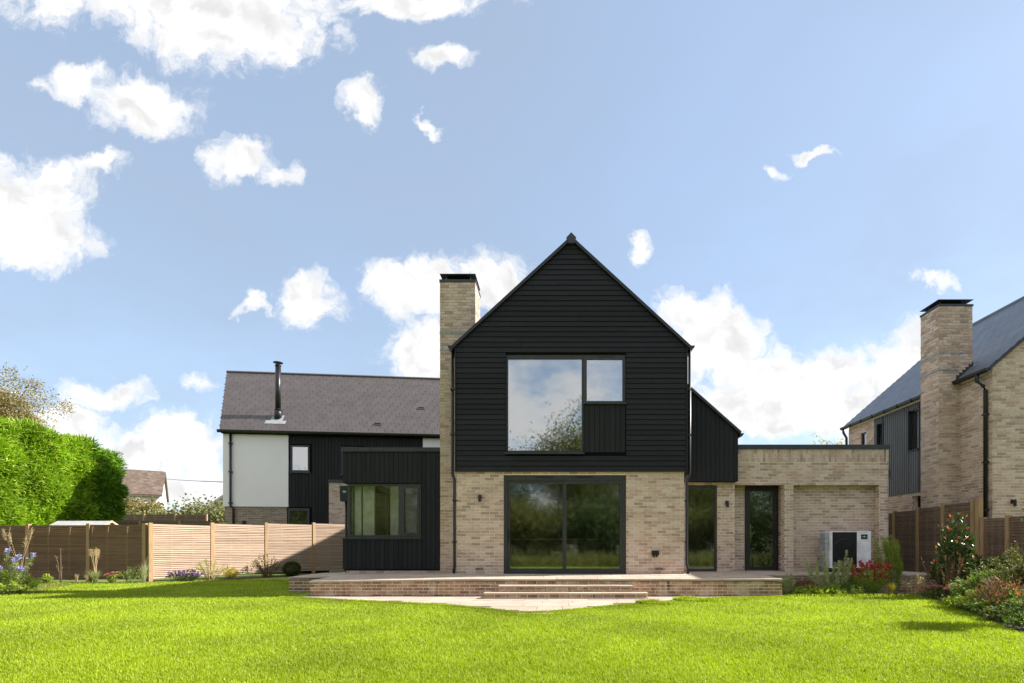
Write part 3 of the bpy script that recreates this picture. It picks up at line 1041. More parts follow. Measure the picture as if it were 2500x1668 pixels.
part(house, 'coping', 'metal_dark', (R0 + .05, R1 + .035, ry - .04, ry + 4.75, RZ + .001, 3.775))
part(house, 'flat_roof', 'felt_grey', (R0 + .1, R1 - .05, ry + .1, ry + 4.6, 3.776, 3.785))
part(house, 'floodlight', 'black_plastic', (R1 + .012, R1 + .085, ry + .03, ry + .13, 2.90, 3.13))
window(house, (0, ry, 0), X, NF, TW[0] + .003, TW[1] - .003, .448, TW[3] - .003, .055, .03, 'glass_door', label='tall narrow fixed window', bot=.07, topw=.075)
d = window(house, (0, ry + .40, 0), X, NF, EN[0] + .415, EN[1] - .012, .455, 2.735, .13, -.03, 'glass_dark', fm='frame_black', name='back_door', label='black glazed back door', topw=.14, bot=.1)
part(d, 'door_handle', 'black_plastic', (EN[1] - .125, EN[1] - .085, ry + .325, ry + .369, 1.36, 1.54), (EN[1] - .20, EN[1] - .09, ry + .315, ry + .33, 1.475, 1.495))
part(d, 'door_threshold', 'steel', (EN[0] + .44, EN[1] - .05, ry + .33, ry + .372, .447, .468))
wall_lamp(house, PX(1773.5, RS), ry - .008, PZ(1231, RS))

# boarded upper part beside the gable
US = 94.5
uy = YS(US)
UX0, UX1, UZ = 3.15, 4.70, 2.786
def uz(x):
    return 5.17 - (x - 3.445) * .8765
MB().prism([(UX0, UZ), (UX1 - .01, UZ), (UX1 - .01, uz(UX1) - .02), (UX0, uz(UX0) - .02)], uy + .012, uy + 8, 'y').build('upper_side_wall', 'black_core', house)
nb = 13
bw = (UX1 - UX0) / nb
for i in range(nb):
    a, b = UX0 + i * bw, UX0 + (i + 1) * bw - .008
    j = random.uniform(-.002, .002)
    MB().prism([(a, UZ), (b, UZ), (b, uz(b) - .01), (a, uz(a) - .01)], uy - .018 + j, uy + .0125, 'y').build('cladding_board', 'black_board_vertical', house)
MB().prism([(UX0, uz(UX0)), (UX1 + .06, uz(UX1 + .06)), (UX1 + .07, uz(UX1 + .06) + .06), (UX0, uz(UX0) + .08)], uy - .05, uy + 8.1, 'y').build('side_roof', 'slate_blue', house)
MB().prism([(UX0, uz(UX0) - .03), (UX1 + .05, uz(UX1 + .05) - .03), (UX1 + .05, uz(UX1 + .05) + .03), (UX0, uz(UX0) + .04)], uy - .075, uy - .0505, 'y').build('verge_trim', 'frame_black', house)
gz = uz(UX1 + .06)
MB().prism([(UX1 + .02, gz + .0), (UX1 + .02, gz - .10), (UX1 + .08, gz - .08), (UX1 + .125, gz - .02), (UX1 + .13, gz + .005)], uy - .06, uy + 8, 'y').build('gutter', 'black_plastic', house)

# rooms behind the glass
part(house, 'floor', 'oak', (-2.1, 2.8, .3, 8.9, .40, .44), (3.2, 8.4, 1.7, 5.6, .40, .438), (-5.3, -2.7, ly + .25, ly + 4.5, .40, .437))
part(house, 'pale_floor_sheet', 'interior_wall', (-5.2, -3.0, ly + .4, ly + 3.2, .438, .45))  # pale sheet added on the floor to brighten the wing room
part(house, 'upper_floor', 'interior_wall', (-2.1, 2.85, .3, 8.9, 2.88, 3.15))
part(house, 'wing_ceiling', 'interior_wall', (-5.35, RL[0], ly + .25, ly + 4.55, 2.95, 3.05), (RL[1], -2.7, ly + .25, ly + 4.55, 2.95, 3.05), (RL[0], RL[1], ly + .25, RL[2], 2.95, 3.05), (RL[0], RL[1], RL[3], ly + 4.55, 2.95, 3.05), (3.25, 8.45, 1.75, 5.6, 2.95, 3.05))
part(house, 'inner_wall', 'interior_dark', (-2.1, 2.8, 6.9, 7.0, .44, 2.88), (-2.1, 2.8, 3.9, 4.0, 3.15, 7.2))
part(house, 'inner_partition', 'interior_wall', (-5.44, -5.27, ly + .32, ly + .4, .44, 2.95), (-5.2, -4.90, ly + .28, ly + .36, .44, 2.95), (-4.72, -4.5, ly + 1.1, ly + 1.2, .44, 2.95), (-5.35, -2.7, ly + 4.4, ly + 4.5, .44, 2.95))
part(house, 'inner_partition', 'interior_dark', (3.3, 4.4, 3.2, 3.3, .44, 2.95), (4.6, 8.4, 4.4, 4.5, .44, 2.95))
ki = part(house, 'kitchen_island', 'oak', (-1.3, 1.35, 3.0, 3.85, .44, 1.30))
part(ki, 'worktop', 'interior_wall', (-1.4, 1.42, 2.92, 3.92, 1.301, 1.335))
ov = part(house, 'kitchen_cabinet', 'interior_dark', (-.35, 2.4, 6.2, 6.85, .44, 2.6))
part(ov, 'oven', 'black_plastic', (.0, .75, 6.15, 6.195, 1.2, 1.9))

# ================================================================== heat pump in the niche
PS = 95.5
py_ = YS(PS)
hp = thing('heat_pump', 'white air-source heat pump with dark fan panel in brick niche', 'heat pump', (PX(2070, PS), py_, .44), world=True)
h0, h1 = PX(2028, PS), PX(2126.5, PS)
z0, z1 = PZ(1387, PS), PZ(1296.5, PS)
dep = .36
mb = MB()
mb.box(h0, h1, py_ + .012, py_ + dep, z0, z1)
mb.box(h0, h0 + .045, py_, py_ + .011, z0, z1)
mb.box(h0 + .045, h1, py_ + .0005, py_ + .011, z1 - .03, z1)
mb.box(PX(2092.5, PS), h1, py_ + .001, py_ + .011, z0, z1 - .03)
mb.build('casing', 'pump_white', hp)
part(hp, 'side_cheek', 'pump_white', (h0 - .012, h0 - .002, py_ + .03, py_ + dep, z0 + .01, z1 - .01))
mb = MB()
for r in range(6):
    for k in range(9):
        za = z0 + .03 + r * (z1 - z0 - .06) / 6
        mb.box(h0 - .125, h0 - .0125, py_ + .05 + k * .032, py_ + .056 + k * .032, za + .008, za + (z1 - z0 - .06) / 6 - .008)
    mb.box(h0 - .127, h0 - .0125, py_ + .046, py_ + dep - .02, za - .004, za + .004)
mb.build('side_grille', 'pump_grey', hp)
fx0, fx1 = PX(2031.5, PS), PX(2092, PS)
fp = part(hp, 'fan_panel', 'black_plastic', (fx0, fx1, py_ + .004, py_ + .0115, z0 + .02, z1 - .031))
fc, fz = PX(2062, PS), PZ(1343, PS)
mb = MB()
N = 40
ring = []
for r, yy in ((.285, py_ + .003), (.275, py_ - .008), (.262, py_ + .003)):
    ring.append([(fc + r * math.cos(2 * math.pi * i / N), yy, fz + r * math.sin(2 * math.pi * i / N)) for i in range(N)])
vs = sum(ring, [])
mb.add(vs, [(a * N + i, a * N + (i + 1) % N, (a + 1) * N + (i + 1) % N, (a + 1) * N + i) for a in (0, 1) for i in range(N)])
mb.build('fan_ring', 'frame_black', fp, True)
mb = MB()
for k in range(3):
    t = 2 * math.pi * k / 3 + .4
    c, s = math.cos(t), math.sin(t)
    c2, s2 = math.cos(t + .75), math.sin(t + .75)
    mb.add([(fc + .05 * c, py_ + .003, fz + .05 * s), (fc + .25 * c, py_ - .004, fz + .25 * s), (fc + .25 * c2, py_ + .003, fz + .25 * s2), (fc + .05 * c2, py_ + .003, fz + .05 * s2),
            (fc + .05 * c, py_ - .001, fz + .05 * s), (fc + .25 * c, py_ - .008, fz + .25 * s), (fc + .25 * c2, py_ - .001, fz + .25 * s2), (fc + .05 * c2, py_ - .001, fz + .05 * s2)],
           [(0, 1, 2, 3), (7, 6, 5, 4), (0, 4, 5, 1), (1, 5, 6, 2), (2, 6, 7, 3), (3, 7, 4, 0)])
mb.tube([(fc, py_ - .012, fz), (fc, py_ + .006, fz)], .06, 16)
mb.build('fan_blade', 'frame_black', fp)
b0, b1, bz0, bz1 = PX(2102, PS), PX(2118, PS), PZ(1316.5, PS), PZ(1305, PS)
pl = part(hp, 'badge', 'frame_black', (b0, b1, py_ - .004, py_ + .0005, bz0, bz1))
bm = (b0 + b1) / 2
part(pl, 'badge_mark', 'pump_white', (bm - .018, bm + .014, py_ - .006, py_ - .0035, bz0 + .055, bz0 + .082))
part(pl, 'badge_line', 'pump_grey', (b0 + .02, b1 - .02, py_ - .0058, py_ - .0035, bz0 + .03, bz0 + .036), (b0 + .02, b0 + .045, py_ - .0058, py_ - .0035, bz0 + .06, bz0 + .075),
     (b1 - .045, b1 - .02, py_ - .0058, py_ - .0035, bz0 + .06, bz0 + .075))
part(hp, 'panel_seam', 'pump_grey', (PX(2093, PS), h1 - .003, py_ - .0006, py_ + .001, PZ(1372.5, PS), PZ(1371.8, PS)))
part(hp, 'valve_cover', 'pump_white', (h1 + .001, h1 + .03, py_ + .08, py_ + .2, PZ(1339, PS), PZ(1322, PS)))
for a in (h0 + .1, h1 - .22):
    part(hp, 'foot', 'black_plastic', (a, a + .12, py_ + .03, py_ + dep - .02, .44, z0))
HB.finish()
st = thing('stool', 'white stool standing inside behind the glazed back door', 'stool', (5.45, 2.35, .438))
part(st, 'seat', 'white_paint', (-.19, .19, -.15, .15, .58, .62))
for sx in (-1, 1):
    for sy in (-1, 1):
        MB().tube([(sx * .16, sy * .12, .58), (sx * .19, sy * .14, 0)], .018, 6).build('leg', 'white_paint', st)

# ================================================================== terrace, steps, paving
terrace = thing('terrace', 'raised brick terrace paved with pale sandstone slabs', 'terrace', (-.2, -.6, 0), world=True, kind='structure')
TB = Pieces(terrace, 'brick')
TY, TX0, TX1 = -1.28, -5.375, 4.93
mb = MB()
mb.box(TX0 + .01, TX1 - .01, TY + .012, 1.0, -.05, .345)
mb.box(-6.40, TX0 + .005, -.128, 3.2, -.05, .33)
mb.box(TX1 - .005, 9.3, -.238, 1.6, -.05, .385)
mb.build('core', 'mortar', terrace)
bricks(TB, (0, TY + .012, 0), X, NF, TX0, TX1, .0, .355, 'brick_terrace', course=.0715, prio=5)
bricks(TB, (TX0 + .01, TY, 0), Y, (-1, 0, 0), 0.02, 1.1, 0, .355, 'brick_terrace', course=.0715)
bricks(TB, (0, -.128, 0), X, NF, -6.40, TX0 - .02, -.02, .335, 'brick_terrace', course=.0715)
bricks(TB, (0, -.238, 0), X, NF, TX1 + .02, 9.3, .02, .385, 'brick_terrace', course=.0735)
TB2 = Pieces(terrace, 'step_brick')
SB = [(-1.22, 1.63, YS(115), TY, .14, .248, .276), (-1.50, 1.90, YS(118), YS(115), -.02, .118, .146)]
mb = MB()
for (a, b, y0, y1, za, zb, zt) in SB:
    mb.box(a + .01, b - .01, y0 + .012, TY + .011, za, zb)
mb.build('step_core', 'mortar', terrace)
for (a, b, y0, y1, za, zb, zt) in SB:
    bricks(TB2, (0, y0 + .012, 0), X, NF, a, b, zb - .075 * (2 if za > 0 else 1) + (.02 if za > 0 else 0), zb - .004, 'brick_terrace')
    bricks(TB2, (b - .01, y0, 0), Y, (1, 0, 0), .02, TY - y0, max(za, .0), zb - .004, 'brick_terrace')
    x = a - .012
    while x < b:
        xb = min(x + random.choice((.55, .6, .68)), b + .012)
        if b - xb < .2:
            xb = b + .012
        part(terrace, 'step_slab', 'slab_edge', (x + .002, xb - .002, y0 - .018, y1 + (.0 if za > 0 else -.0), zb + .001, zt + random.uniform(-.002, .002)))
        x = xb
TB2.finish()
TB.finish()


def tz(x, y):
    return .445 + .035 * min(y, 0) - .0155 * max(0.0, -2.2 - x)


def slab(x0, x1, y0, y1, z, t=.036, m='slab_stone', root=None, tilt=True):
    gap = .004
    x0 += gap; x1 -= gap; y0 += gap; y1 -= gap
    zs = [(tz(a, b) if tilt else z) for a, b in ((x0, y0), (x1, y0), (x1, y1), (x0, y1))]
    j = random.uniform(-.002, .002)
    cx, cy_ = (x0 + x1) / 2, (y0 + y1) / 2
    vs = [(a, b, q + j - t) for (a, b), q in zip(((x0, y0), (x1, y0), (x1, y1), (x0, y1)), zs)] + [(a, b, q + j) for (a, b), q in zip(((x0, y0), (x1, y0), (x1, y1), (x0, y1)), zs)]
    MB().add(vs, [(0, 3, 2, 1), (4, 5, 6, 7), (0, 1, 5, 4), (1, 2, 6, 5), (2, 3, 7, 6), (3, 0, 4, 7)]).build('slab', m, root)


rows = [(TY - .02, -.86, .9, .0, 'slab_edge'), (-.86, -.43, .45, .3, 'slab_stone'), (-.43, .0, .9, .5, 'slab_stone')]
for (ya, yb, wdt, ph, m) in rows:
    x = TX0 - .015
    first = True
    while x < TX1 + .01:
        xb = x + (wdt - ph if first and ph else wdt)
        first = False
        if xb > TX1 - .2:
            xb = TX1 + .015
        slab(x, xb, ya, yb, 0, root=terrace, m=m)
        x = xb
for (a, b, ya, yb) in [(TX0 - 1.04, TX0 - .015, -.15, .45), (TX0 - 1.04, TX0 - .015, .45, 1.05), (TX0 - 1.04, TX0 - .2, 1.05, 1.8)]:
    slab(a, (a + b) / 2, ya, yb, 0, root=terrace)
    slab((a + b) / 2, b, ya, yb, 0, root=terrace)
x = TX0 - .015
while x < GX0 - .1:
    xb = min(x + .9, GX0 - .02)
    slab(x, xb, .0, .6, 0, root=terrace)
    slab(x, xb, .6, 1.2, 0, root=terrace)
    x = xb
x = GX1 + .02
while x < 9.3:
    xb = min(x + .9, 9.32)
    if x >= TX1 - .01:
        slab(x, xb, -.255, .1, 0, root=terrace)
    elif xb > TX1:
        xb = TX1 + .016
    if x < TX1 - .01:
        slab(x, xb, .0, .1, 0, root=terrace)
    slab(x, xb, .1, .6, 0, root=terrace)
    slab(x, xb, .6, 1.09, 0, root=terrace)
    slab(x, xb, 1.09, 1.6, 0, root=terrace)
    x = xb

paving = thing('paving', 'pale sandstone paving curving out in front of the steps', 'paving', (0, -2.4, 0), world=True, kind='structure')
MB().prism([(x, y + .05) for x, y in EDGE] + [(5.1, TY + .005), (-5.9, TY + .005)], -.03, .008, 'z').build('grout_bed', 'grout', paving)
ya = TY
ri = 0
while ya > -4.4:
    dpt = random.choice((.42, .55, .60)) if ri else .5
    yb = ya - dpt
    x = -6.2 + random.uniform(0, .4)
    while x < 5.2:
        xb = x + random.choice((.45, .6, .85, .45))
        if min(yb - np.interp(q, EX, EY) for q in (x, (x + xb) / 2, xb)) > -.32:
            slab(x, xb, yb, ya, .022 + random.uniform(-.001, .001), t=.03, root=paving, tilt=False)
        x = xb
    ya = yb
    ri += 1

# ================================================================== neighbouring house on the left
LA = rad(6.4)
LO = (-14.0, 22.41 - D0, 0.0)
nbl = thing('neighbour_house', 'slate-roofed house with white render and black cladding behind the fence', 'house', LO, LA)
ca, sa = math.cos(LA), math.sin(LA)


def lt(px):
    u = (px - VX) / F
    return (-14.0 - 22.41 * u) / (sa * u - ca)


def lz(px, py):
    d = 22.41 + sa * lt(px)
    return EYE - (py - VY) * d / F


NB = Pieces(nbl, 'brick')
LEN = 13.0
EZL, RZL, RY = 5.95, 9.41, 3.2
RX0 = -1.38
b_top = lz(600, 1237)
T1, T2, T3 = lt(704.7), lt(1033), lt(1080)
wl = [(lt(708.6), lt(755.6), lz(730, 1152), lz(730, 1087)), (lt(833), lt(883), lz(850, 1158), lz(850, 1091)), (lt(702), lt(755.6), .9, lz(730, 1241))]
mb = MB()
wallcells(mb, (0, .03, 0), X, NF, .03, LEN, 0, EZL, .25, wl)
mb.build('wall', 'black_core', nbl)
MB().prism([(.03, .9), (LEN, .9), (LEN, 6.2), (-2.3, 6.2), ], 0, EZL, 'z').build('rear_wall', 'render_white', nbl)
# white render panels stand proud of the brick
part(nbl, 'end_wall', 'render_white', (.032, .2, .281, .899, 0, EZL))
part(nbl, 'render_panel', 'render_white', (0, T1, -.05, .028, b_top, EZL - .06))
part(nbl, 'render_panel', 'render_white', (T2, LEN, -.05, .028, b_top, EZL - .06))
part(nbl, 'brick_backing', 'mortar_grey', (.05, lt(700), .0, .029, 0, b_top - .004))
bricks(NB, (0, .0, 0), X, NF, .05, lt(700), .9, b_top - .01, 'brick_grey')
x = T1 + .01
while x < T2 - .02:
    xb = min(x + .135, T2) - .01
    segs = [(b_top - 1.6, EZL - .06)]
    for (a, b, za, zb) in wl:
        if a - .04 < (x + xb) / 2 < b + .04:
            ns = []
            for c, d in segs:
                if c < za - .05:
                    ns.append((c, min(d, za - .05)))
                if zb + .05 < d:
                    ns.append((max(c, zb + .05), d))
            segs = ns
    for c, d in segs:
        if d - c > .05:
            part(nbl, 'cladding_board', 'black_board_vertical', (x, xb, -.01 + random.uniform(-.002, .002), .031, c, d))
    x += .135
for i, (a, b, za, zb) in enumerate(wl):
    w = window(nbl, (0, 0, 0), X, NF, a + .003, b - .003, za, zb, .07 if i < 2 else .1, .0, 'glass_upper' if i < 2 else 'glass_dark', fm='frame_grey')
    part(w, 'sill', 'metal_dark', (a - .05, b + .05, -.06, .05, za - .06, za - .002))
    part(nbl, 'dark_backing', 'interior_dark', (a, b, .6, .65, za, zb))  # dark sheet behind the glass stands in for the unlit room
# brick pier in front of the cladding
pt0, pt1 = lt(806) + .1, lt(858) + .1
ptop = lz(820, 1182)
part(nbl, 'pier', 'mortar_grey', (pt0 + .006, pt1, -.494, -.02, 0, ptop))
bricks(NB, (0, -.494, 0), X, NF, pt0, pt1, .9, ptop - .01, 'brick_buff')
bricks(NB, (pt0, -.02, 0), -Y, (-1, 0, 0), 0.0, .47, 1.9, ptop - .01, 'brick_buff')
part(nbl, 'pier_coping', 'metal_dark', (pt0 - .03, pt1 + .03, -.53, .0, ptop + .001, ptop + .13))
# roof
ey = -.22
MB().add([(-.06, ey, EZL), (LEN, ey, EZL), (LEN, RY, RZL), (RX0, RY, RZL), (-2.7, 6.6, EZL), (LEN, 6.6, EZL),
          (-.06, ey, EZL - .05), (LEN, ey, EZL - .05), (LEN, RY, RZL - .08), (RX0, RY, RZL - .08), (-2.7, 6.6, EZL - .05), (LEN, 6.6, EZL - .05)],
         [(0, 1, 2, 3), (3, 2, 5, 4), (7, 6, 9, 8), (8, 9, 10, 11), (0, 6, 7, 1), (3, 9, 6, 0), (4, 10, 9, 3), (1, 7, 8, 2), (2, 8, 11, 5), (5, 11, 10, 4)]).build('roof', 'underlay_glint', nbl)
NS = Pieces(nbl, 'slate')
slope = Vector((0, RY - ey, RZL - EZL))
sl_len = slope.length
wv = slope.normalized()
nv = X.cross(wv)
nr = 17
eh = (sl_len - .06) / nr
sw = .335
for k in range(nr):
    f = (k + .5) / nr
    xs0 = -.06 + (RX0 + .06) * f
    x = xs0 - (sw / 2 if k % 2 else 0)
    while x < 10.2:
        a, b = max(x, xs0 - .02), x + sw
        if b - a > .05:
            cpos = Vector((0, ey, EZL)) + wv * (.03 + (k + .5) * eh) + nv * (.010 + random.uniform(-.001, .001))
            M = frame(((a + b) / 2, cpos.y, cpos.z), X, nv, wv) @ Matrix.Rotation(.05, 4, 'X') @ Matrix.Diagonal((b - a - .03, .012, eh + .006, 1))
            NS.put(M, 'slate_brown')
        x += sw
NS.finish()
NB.finish()
MB().tube([(RX0, RY, RZL + .015), (LEN, RY, RZL + .015)], .075, 6).build('ridge_tile', 'slate_brown', nbl)
MB().prism([(ey - .11, EZL + .01), (ey - .10, EZL - .06), (ey - .05, EZL - .10), (ey, EZL - .10), (ey, EZL + .0)], -.12, LEN, 'x').build('gutter', 'black_plastic', nbl)
part(nbl, 'soffit', 'black_core', (.0, LEN, ey, .03, EZL - .12, EZL - .055))
dpx = lt(566)
MB().tube([(dpx, -.12, EZL - .1), (dpx, -.12, b_top + .15), (dpx, -.12, b_top + .02), (dpx + .1, -.08, b_top - .1), (dpx + .1, -.08, .1)], .045, 10).build('downpipe', 'black_plastic', nbl, True)
for z in (5.4, 4.2, 2.9):
    part(nbl, 'pipe_clip', 'black_plastic', (dpx - .07, dpx + .07, -.16, -.04, z, z + .05))
part(nbl, 'vent_pipe', 'black_plastic', (lt(595), lt(600), -.14, -.02, .3, lz(597, 1272)))
# flue with cowl, roof vents


def roof_pt(px, py):
    lo, hi = 0.0, 1.0
    for _ in range(40):
        f = (lo + hi) / 2
        y, z = ey + (RY - ey) * f, EZL + (RZL - EZL) * f
        u = (px - VX) / F
        # X = -14 + ca t - sa y ; d = 22.41 + sa t + ca y
        t = (u * (22.41 + ca * y) + 14.0 + sa * y) / (ca - sa * u)
        d = 22.41 + sa * t + ca * y
        p = VY - (z - EYE) * F / d
        if p > py:
            lo = f
        else:
            hi = f
    return t, y, z, F / d


t, y, z, s = roof_pt(679, 1020)
ft = z + (1022 - 893) / s
o = MB().tube([(t, y, z + .25), (t, y, ft)], .112, 16).build('flue', 'black_plastic', nbl, True)
MB().tube([(t, y, z - .15), (t, y, z + .22), (t, y, z + .3)], [.165, .15, .125], 16).build('flue_collar', 'black_plastic', o, True)
MB().tube([(t, y, z + .34), (t, y, z + .37)], .14, 16).build('flue_band', 'black_plastic', o)
MB().tube([(t, y, ft - .05), (t, y, ft - .02)], .13, 16).build('flue_band', 'black_plastic', o)
mb = MB()
for k in range(3):
    a = 2.1 * k
    mb.tube([(t + .08 * math.cos(a), y + .08 * math.sin(a), ft - .02), (t + .08 * math.cos(a), y + .08 * math.sin(a), ft + .09)], .012, 5)
mb.tube([(t, y, ft + .085), (t, y, ft + .10), (t, y, ft + .125)], [.2, .2, .05], 18)
mb.build('cowl', 'black_plastic', o)
b = Vector((t, y - .28, z - .285 * (RZL - EZL) / (RY - ey)))
mb = MB()
Mf = frame((b.x, b.y, b.z), X, nv, wv)
obox(mb, Mf, -.42, .42, -.028, -.02, -.10, .14)
obox(mb, Mf, -.24, .24, -.029, -.021, .14, .55)
mb.build('lead_slate', 'lead', nbl)
for px, py in ((922, 1037.5), (1028.5, 999)):
    t, y, z, s = roof_pt(px, py)
    mb = MB()
    Mf = frame((t, y, z), X, nv, wv)
    obox(mb, Mf, -.16, .16, -.05, -.02, -.06, .1)
    o = mb.build('roof_vent', 'slate_brown', nbl)
    mb = MB()
    obox(mb, Mf, -.13, .13, -.056, -.05, -.01, .07)
    mb.build('vent_slot', 'black_core', o)

# ================================================================== neighbouring house on the right
nbr = thing('neighbour_house', 'brick neighbour house with blue-grey slate roof and ribbed metal cladding', 'house', (13.5, 3.5, .1), world=True)
RB = Pieces(nbr, 'brick')
WX, FY, BY = 10.846, .354, 6.85
E_X, E_Z, R_X, R_Z = 10.70, 5.53, 14.3, 8.66
RSL = (R_Z - E_Z) / (R_X - E_X)
wr = [(2.99, 3.44, 4.03, 5.24), (4.74, 5.03, 4.0, 5.2), (5.74, 6.05, 4.2, 5.13), (2.80, 3.33, 2.05, 2.63)]
mb = MB()
holes = [(a, b, c, d) for a, b, c, d in wr]
wallcells(mb, (WX + .004, 0, 0), Y, (-1, 0, 0), FY + .3, BY, .0, E_Z, .25, [(a, b, c, d) for a, b, c, d in holes])
mb.prism([(WX + .006, 0), (17.7, 0), (17.7, E_Z - .05), (R_X, R_Z - .1), (WX + .006, E_Z + .03)], FY + .006, FY + .3, 'y')
mb.prism([(WX + .006, 0), (17.7, 0), (17.7, E_Z - .05), (R_X, R_Z - .1), (WX + .006, E_Z + .03)], BY - .25, BY, 'y')
mb.build('wall', 'mortar', nbr)
bricks(RB, (0, FY + .006, 0), X, NF, WX, 13.2, .3, 8.1, 'brick_buff',
       top=lambda z: (WX if z < E_Z + .1 else WX + (z - E_Z - .1) / RSL + .05, 13.2))
bricks(RB, (WX, 0, 0), Y, (-1, 0, 0), FY, 1.41, .3, 5.45, 'brick_buff', phase=.1)
bricks(RB, (WX, 0, 0), Y, (-1, 0, 0), 2.0, BY, .5, 2.70, 'brick_buff', [(a, b, c, d) for a, b, c, d in wr[3:]])
bricks(RB, (WX, 0, 0), Y, (-1, 0, 0), 5.19, BY, 2.70, 5.45, 'brick_buff', [(a, b, c, d) for a, b, c, d in wr[2:3]])
# ribbed cladding
mb = MB()
y = 2.05
prof = []
while y < 5.17:
    prof += [(y, -.012), (y + .055, -.012), (y + .065, -.045), (y + .093, -.045)]
    y += .104
def rib(y0, y1, z0, z1):
    pr = [p for p in prof if y0 - .001 <= p[0] <= y1 + .001]
    vs = [(WX + q, yy, z) for z in (z0, z1) for yy, q in pr]
    n = len(pr)
    vs += [(WX - .004, yy, z) for z in (z0, z1) for yy, q in (pr[0], pr[-1])]
    mb.add(vs, [(i, i + n, i + n + 1, i + 1) for i in range(n - 1)] + [(0, 2 * n, 2 * n + 2, n), (n - 1, 2 * n - 1, 2 * n + 3, 2 * n + 1)])
rib(2.05, 2.97, 2.72, 5.42)
rib(2.97, 3.46, 2.72, wr[0][2] - .03)
rib(2.97, 3.46, wr[0][3] + .03, 5.42)
rib(3.46, 4.72, 2.72, 5.42)
rib(4.72, 5.06, 2.72, wr[1][2] - .03)
rib(4.72, 5.06, wr[1][3] + .03, 5.42)
rib(5.06, 5.18, 2.72, 5.42)
mb.build('ribbed_cladding', 'corrugated', nbr)
part(nbr, 'cladding_trim', 'frame_black', (WX - .05, WX + .002, 5.172, 5.195, 2.70, 5.42))
for i, (a, b, c, d) in enumerate(wr):
    w = window(nbr, (WX, 0, 0), -Y, (-1, 0, 0), -b + .004, -a - .004, c, d, .05, .06 if i < 2 else (.03 if i < 3 else .16), 'glass_upper' if i < 3 else 'glass_dark', fm='frame_black')
    if i < 2:
        part(w, 'reveal', 'frame_black', (WX - .06, WX + .06, a - .03, a + .001, c - .03, d + .03), (WX - .06, WX + .06, b - .001, b + .03, c - .03, d + .03),
             (WX - .06, WX + .06, a + .001, b - .001, d + .001, d + .03), (WX - .075, WX + .06, a + .001, b - .001, c - .03, c - .001))
    part(nbr, 'dark_backing', 'interior_dark', (WX + .5, WX + .55, a - .3, b + .3, c - .2, d + .2))  # dark sheet stands in for the unlit room behind the pane
# roof and slates
MB().prism([(E_X, E_Z), (R_X, R_Z), (17.9, E_Z), (17.9, E_Z - .06), (R_X, R_Z - .09), (E_X + .02, E_Z - .06)], FY - .06, BY + .15, 'y').build('roof', 'felt_grey', nbr)
RSLT = Pieces(nbr, 'slate')
wv = Vector((R_X - E_X, 0, R_Z - E_Z))
rl = wv.length
wv.normalize()
nv = Vector((-wv.z, 0, wv.x))
nr = 19
eh = (rl - .05) / nr
for k in range(nr):
    y = FY - .07 - (.165 if k % 2 else 0)
    while y < BY + .15:
        a, b = max(y, FY - .075), min(y + .33, BY + .16)
        cpos = Vector((E_X, 0, E_Z)) + wv * (.03 + (k + .5) * eh) + nv * (.013 + random.uniform(-.001, .001))
        onch = 1.35 < (a + b) / 2 < 2.1 and cpos.x < 11.2
        if b - a > .04 and not onch:
            M = frame((cpos.x, (a + b) / 2, cpos.z), -Y, nv, wv) @ Matrix.Rotation(.075, 4, 'X') @ Matrix.Diagonal((b - a - .006, .016, eh + .012, 1))
            RSLT.put(M, 'slate_blue')
        y += .33
RSLT.finish()
MB().tube([(R_X, FY - .07, R_Z + .02), (R_X, BY + .16, R_Z + .02)], .08, 6).build('ridge_tile', 'slate_blue', nbr)
MB().prism([(E_X - .0, E_Z - .07), (R_X, R_Z - .1), (R_X, R_Z + .0), (E_X - .0, E_Z + .005)], FY - .095, FY - .0605, 'y').build('verge_trim', 'frame_black', nbr)
MB().prism([(E_X - .09, E_Z + .0), (E_X - .08, E_Z - .06), (E_X - .03, E_Z - .095), (E_X + .03, E_Z - .08), (E_X + .03, E_Z - .01)], 2.08, BY + .2, 'y').build('gutter', 'metal_dark', nbr)
MB().prism([(E_X - .09, E_Z + .0), (E_X - .08, E_Z - .06), (E_X - .03, E_Z - .095), (E_X + .03, E_Z - .08), (E_X + .03, E_Z - .01)], FY - .08, 1.39, 'y').build('gutter', 'black_plastic', nbr)
for k in range(7):
    part(nbr, 'gutter_bracket', 'black_plastic', (E_X - .1, E_X - .02, 2.4 + k * .66, 2.43 + k * .66, E_Z - .105, E_Z + .01))
MB().tube([(E_X - .03, .62, E_Z - .05), (E_X - .03, .62, E_Z - .24), (E_X + .04, .5, E_Z - .4), (WX - .06, .5, E_Z - .5), (WX - .06, .5, .2)], .045, 10).build('downpipe', 'black_plastic', nbr, True)
MB().tube([(E_X - .03, BY + .05, E_Z - .05), (E_X - .03, BY + .05, E_Z - .2), (WX - .06, BY + .05, E_Z - .4), (WX - .06, BY + .05, .2)], .045, 10).build('downpipe', 'black_plastic', nbr, True)
for z in (4.4, 3.2, 2.0):
    part(nbr, 'pipe_clip', 'black_plastic', (WX - .11, WX - .004, .44, .56, z, z + .04))
